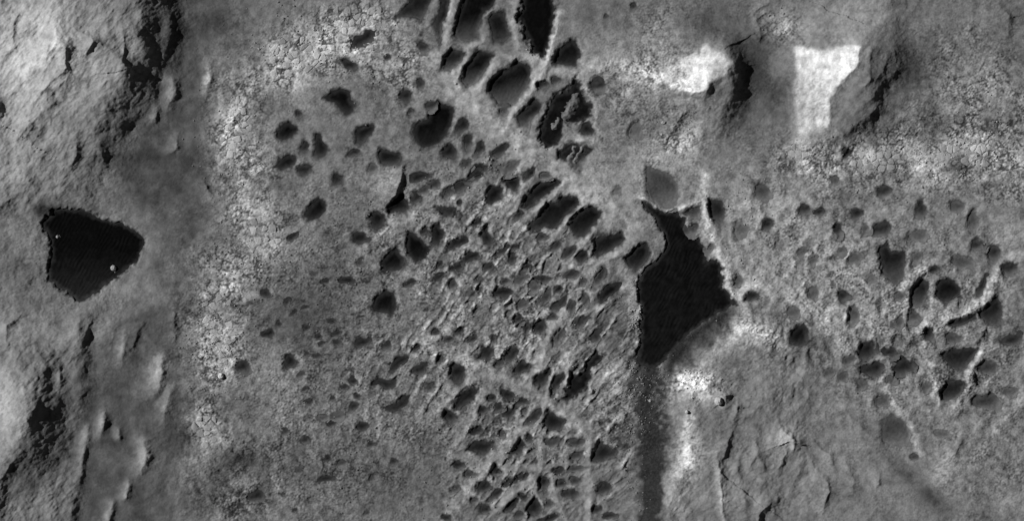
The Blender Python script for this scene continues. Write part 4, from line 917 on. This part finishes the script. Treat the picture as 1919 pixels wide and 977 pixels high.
def clip_half(poly, px, py, qx, qy):
    """keep the part of poly nearer to p than to q"""
    mx, my = (px + qx) / 2, (py + qy) / 2; nx_, ny_ = qx - px, qy - py
    out = []
    for k in range(len(poly)):
        a, b = poly[k], poly[(k + 1) % len(poly)]
        da = (a[0] - mx) * nx_ + (a[1] - my) * ny_; db = (b[0] - mx) * nx_ + (b[1] - my) * ny_
        if da <= 0: out.append(a)
        if (da < 0) != (db < 0) and abs(da - db) > 1e-9:
            t = da / (da - db); out.append((a[0] + t * (b[0] - a[0]), a[1] + t * (b[1] - a[1])))
    return out
for ok_, (ox_, oy_, rx, ry, lab) in enumerate(OUTCROPS):
    root = link('bedrock_outcrop', None, lab, 'outcrop', 'cracked pale bedrock outcrops', 'thing')
    gz, _ = ground_z(ox_, oy_)
    root.location = (wx(ox_), wy(oy_), gz * S)
    so = link('bedrock', piece('bedrock', fowner == 200 + ok_), parent=root)
    so.location = (-root.location.x, -root.location.y, -root.location.z)
    cell = 13.0
    seeds = []
    for a in np.arange(-rx - 30, rx + 30, cell):
        for b in np.arange(-ry - 30, ry + 30, cell):
            seeds.append((ox_ + a + random.uniform(-.45, .45) * cell, oy_ + b + random.uniform(-.45, .45) * cell))
    for (sx, sy) in seeds:
        e = ((sx - ox_) / rx) ** 2 + ((sy - oy_) / ry) ** 2
        if e > random.uniform(.6, 1.25) or random.random() < .45: continue
        gz0, (j, i) = ground_z(sx, sy)
        if pit[j, i] > .5: continue
        poly = [(sx - 12, sy - 12), (sx + 12, sy - 12), (sx + 12, sy + 12), (sx - 12, sy + 12)]
        for (tx, ty) in seeds:
            if (tx, ty) != (sx, sy) and abs(tx - sx) < 40 and abs(ty - sy) < 40:
                poly = clip_half(poly, sx, sy, tx, ty)
                if len(poly) < 3: break
        if len(poly) < 4: continue
        k0 = random.uniform(.78, .93)
        pts = []
        for k in range(len(poly)):                      # chip the corners
            a, b, c = poly[k - 1], poly[k], poly[(k + 1) % len(poly)]
            f = random.uniform(.12, .32); g = random.uniform(.12, .32)
            pts.append((b[0] + (a[0] - b[0]) * f, b[1] + (a[1] - b[1]) * f)); pts.append((b[0] + (c[0] - b[0]) * g, b[1] + (c[1] - b[1]) * g))
        pts = [(sx + (x - sx) * k0 + random.uniform(-.4, .4), sy + (y - sy) * k0 + random.uniform(-.4, .4)) for x, y in pts]
        n = len(pts); lift = random.uniform(.3, 1.1)
        verts, faces = [], []
        tx_, ty_ = random.uniform(-.05, .05), random.uniform(-.05, .05)
        for ring, (sc, up) in enumerate(((1.0, -3.0), (1.0, .2), (.74, 1.0))):
            for x, y in pts:
                xx, yy = sx + (x - sx) * sc, sy + (y - sy) * sc
                zz = ground_z(xx, yy)[0] * .5 + gz0 * .5 + (up if up < 0 else up * lift + tx_ * (xx - sx) + ty_ * (yy - sy) + random.uniform(-.12, .12))
                verts.append((wx(xx) - root.location.x, wy(yy) - root.location.y, zz * S - root.location.z))
        for r in (0, 1):
            for k in range(n):
                faces.append((r * n + k, (r + 1) * n + k, (r + 1) * n + (k + 1) % n, r * n + (k + 1) % n))
        top = len(verts)
        verts.append((wx(sx) - root.location.x, wy(sy) - root.location.y, (gz0 + lift * 1.05 + .2) * S - root.location.z))
        for k in range(n): faces.append((2 * n + k, top, 2 * n + (k + 1) % n))
        me = bpy.data.meshes.new('rock_slab'); me.from_pydata(verts, [], faces); me.update()
        pv = float(np.clip(pale[j, i] + random.uniform(-.06, .10), 0, 1))
        for nm_, val in (('pale', pv), ('dust', float(dust[j, i]) * .6), ('mottle', random.uniform(.8, 1.2))):
            at = me.attributes.new(nm_, 'FLOAT', 'POINT'); at.data.foreach_set('value', np.full(len(verts), val, np.float32))
        me.materials.append(ROCK)
        link('rock_slab', me, parent=root)

# ------------------------------------------------------------------ loose rubble
_ico = [(0, 0, 1), (.89, 0, .45), (.28, .85, .45), (-.72, .53, .45), (-.72, -.53, .45), (.28, -.85, .45), (.6, .5, -.5), (-.3, .8, -.5), (-.85, 0, -.5), (-.3, -.8, -.5), (.6, -.5, -.5)]
_icf = [(0, 1, 2), (0, 2, 3), (0, 3, 4), (0, 4, 5), (0, 5, 1), (1, 6, 2), (2, 7, 3), (3, 8, 4), (4, 9, 5), (5, 10, 1), (2, 6, 7), (3, 7, 8), (4, 8, 9), (5, 9, 10), (1, 10, 6)]
RUB = [(1200, 600, 12, 90, 260), (1215, 720, 40, 50, 420), (1180, 800, 30, 70, 260), (1190, 930, 20, 60, 160), (995, 85, 16, 26, 40), (1000, 285, 120, 20, 0), (1310, 715, 40, 22, 160),
       (600, 90, 130, 70, 700), (440, 280, 60, 110, 400), (450, 490, 70, 90, 420), (410, 650, 60, 90, 420), (1740, 300, 190, 50, 700), (1860, 220, 70, 70, 250), (720, 500, 140, 120, 420), (780, 820, 220, 150, 700), (960, 600, 180, 160, 600), (860, 330, 160, 110, 400), (1270, 240, 40, 40, 120), (1460, 45, 40, 30, 100), (980, 880, 140, 90, 400), (1600, 560, 280, 170, 500), (1400, 400, 100, 120, 260)]
RV, RF, RP, RD = [], [], [], []
def rubble_piece(x, y, r):
    gz, (j, i) = ground_z(x, y)
    if pit[j, i] > 2.5 or pn[j, i] + .8 * pn2[j, i] < random.uniform(-.25, .30): return
    r *= random.uniform(.7, 1.15)
    o = len(RV); a = random.uniform(0, 6.28); ca_, sa_ = math.cos(a), math.sin(a); e1, e2 = random.uniform(.7, 1.3), random.uniform(.7, 1.3)
    for (px, py, pz) in _ico:
        q1, q2 = px * e1, py * e2
        m = random.uniform(.82, 1.15)
        RV.append((wx(x + r * m * (q1 * ca_ - q2 * sa_)), wy(y + r * m * (q1 * sa_ + q2 * ca_)), (gz + r * (.25 + pz * .75 * m)) * S))
    RF.extend([tuple(o + v for v in f) for f in _icf])
    pv = min(1, pale[j, i] + random.uniform(-.1, .22) * random.random()); RP.extend([pv] * len(_ico)); RD.extend([dust[j, i] * .3] * len(_ico))
for cx, cy, rx, ry, n in RUB:
    for _ in range(n):
        t = random.gauss(0, .6), random.gauss(0, .6)
        rubble_piece(cx + rx * t[0], cy + ry * t[1], random.choice((.8, .9, 1.0, 1.2, 1.2, 1.5, 1.9)))
me = bpy.data.meshes.new('rubble'); me.from_pydata(RV, [], RF); me.update()
for nm_, val in (('pale', RP), ('dust', RD), ('mottle', np.ones(len(RV)))):
    at = me.attributes.new(nm_, 'FLOAT', 'POINT'); at.data.foreach_set('value', np.asarray(val, np.float32))
me.materials.append(ROCK)
link('rubble', me, 'loose pale rock chips scattered over the bedrock and ridges', 'rubble', None, 'stuff')

# ------------------------------------------------------------------ single boulders
BOULDERS = [(1243, 230, 3.6, 'dark round boulder below the white crest of the central butte'), (1240, 252, 2.6, 'small pale boulder under the dark round boulder'), (1218, 752, 3.0, 'bright boulder in the dark speckled ground south of the sand sheet'),
            (1286, 772, 4.0, 'pale boulder on top of the thin southern crest'), (1345, 752, 7.5, 'large blocky boulder at the head of the southern hill'), (212, 503, 5.0, 'pale boulder half buried in the big western sand patch'), (107, 444, 3.0, 'small pale boulder in the left notch of the western sand patch'), (414, 706, 6.0, 'whitest block of the left middle fractured bedrock')]
for bx, by, r, lab in BOULDERS:
    gz, (j, i) = ground_z(bx, by)
    verts, faces = [], []
    nu, nv = 12, 7
    sx, sy = random.uniform(.8, 1.2), random.uniform(.8, 1.2)
    for v in range(nv):
        ph = math.pi * (v + .5) / nv
        for u in range(nu):
            th = 2 * math.pi * u / nu
            m = 1 + .22 * float(perlin(np.array([2.1 * math.cos(th) * math.sin(ph) + bx]), np.array([2.1 * math.sin(th) * math.sin(ph) + 1.7 * math.cos(ph) + by]), 5)[0])
            verts.append((r * S * sx * m * math.cos(th) * math.sin(ph), r * S * sy * m * math.sin(th) * math.sin(ph), r * S * .8 * m * math.cos(ph)))
    for v in range(nv - 1):
        for u in range(nu):
            faces.append((v * nu + u, (v + 1) * nu + u, (v + 1) * nu + (u + 1) % nu, v * nu + (u + 1) % nu))
    faces.append(tuple(range(nu))); faces.append(tuple((nv - 1) * nu + u for u in reversed(range(nu))))
    me = bpy.data.meshes.new('boulder'); me.from_pydata(verts, [], faces); me.update()
    for nm_, val in (('pale', float(min(.8, pale[j, i] + .25))), ('dust', 0.0), ('mottle', 1.0)):
        at = me.attributes.new(nm_, 'FLOAT', 'POINT'); at.data.foreach_set('value', np.full(len(verts), val, np.float32))
    me.materials.append(ROCK)
    o = link('boulder', me, lab, 'boulder', 'single boulders', 'thing')
    o.location = (wx(bx), wy(by), (gz + r * .3) * S)
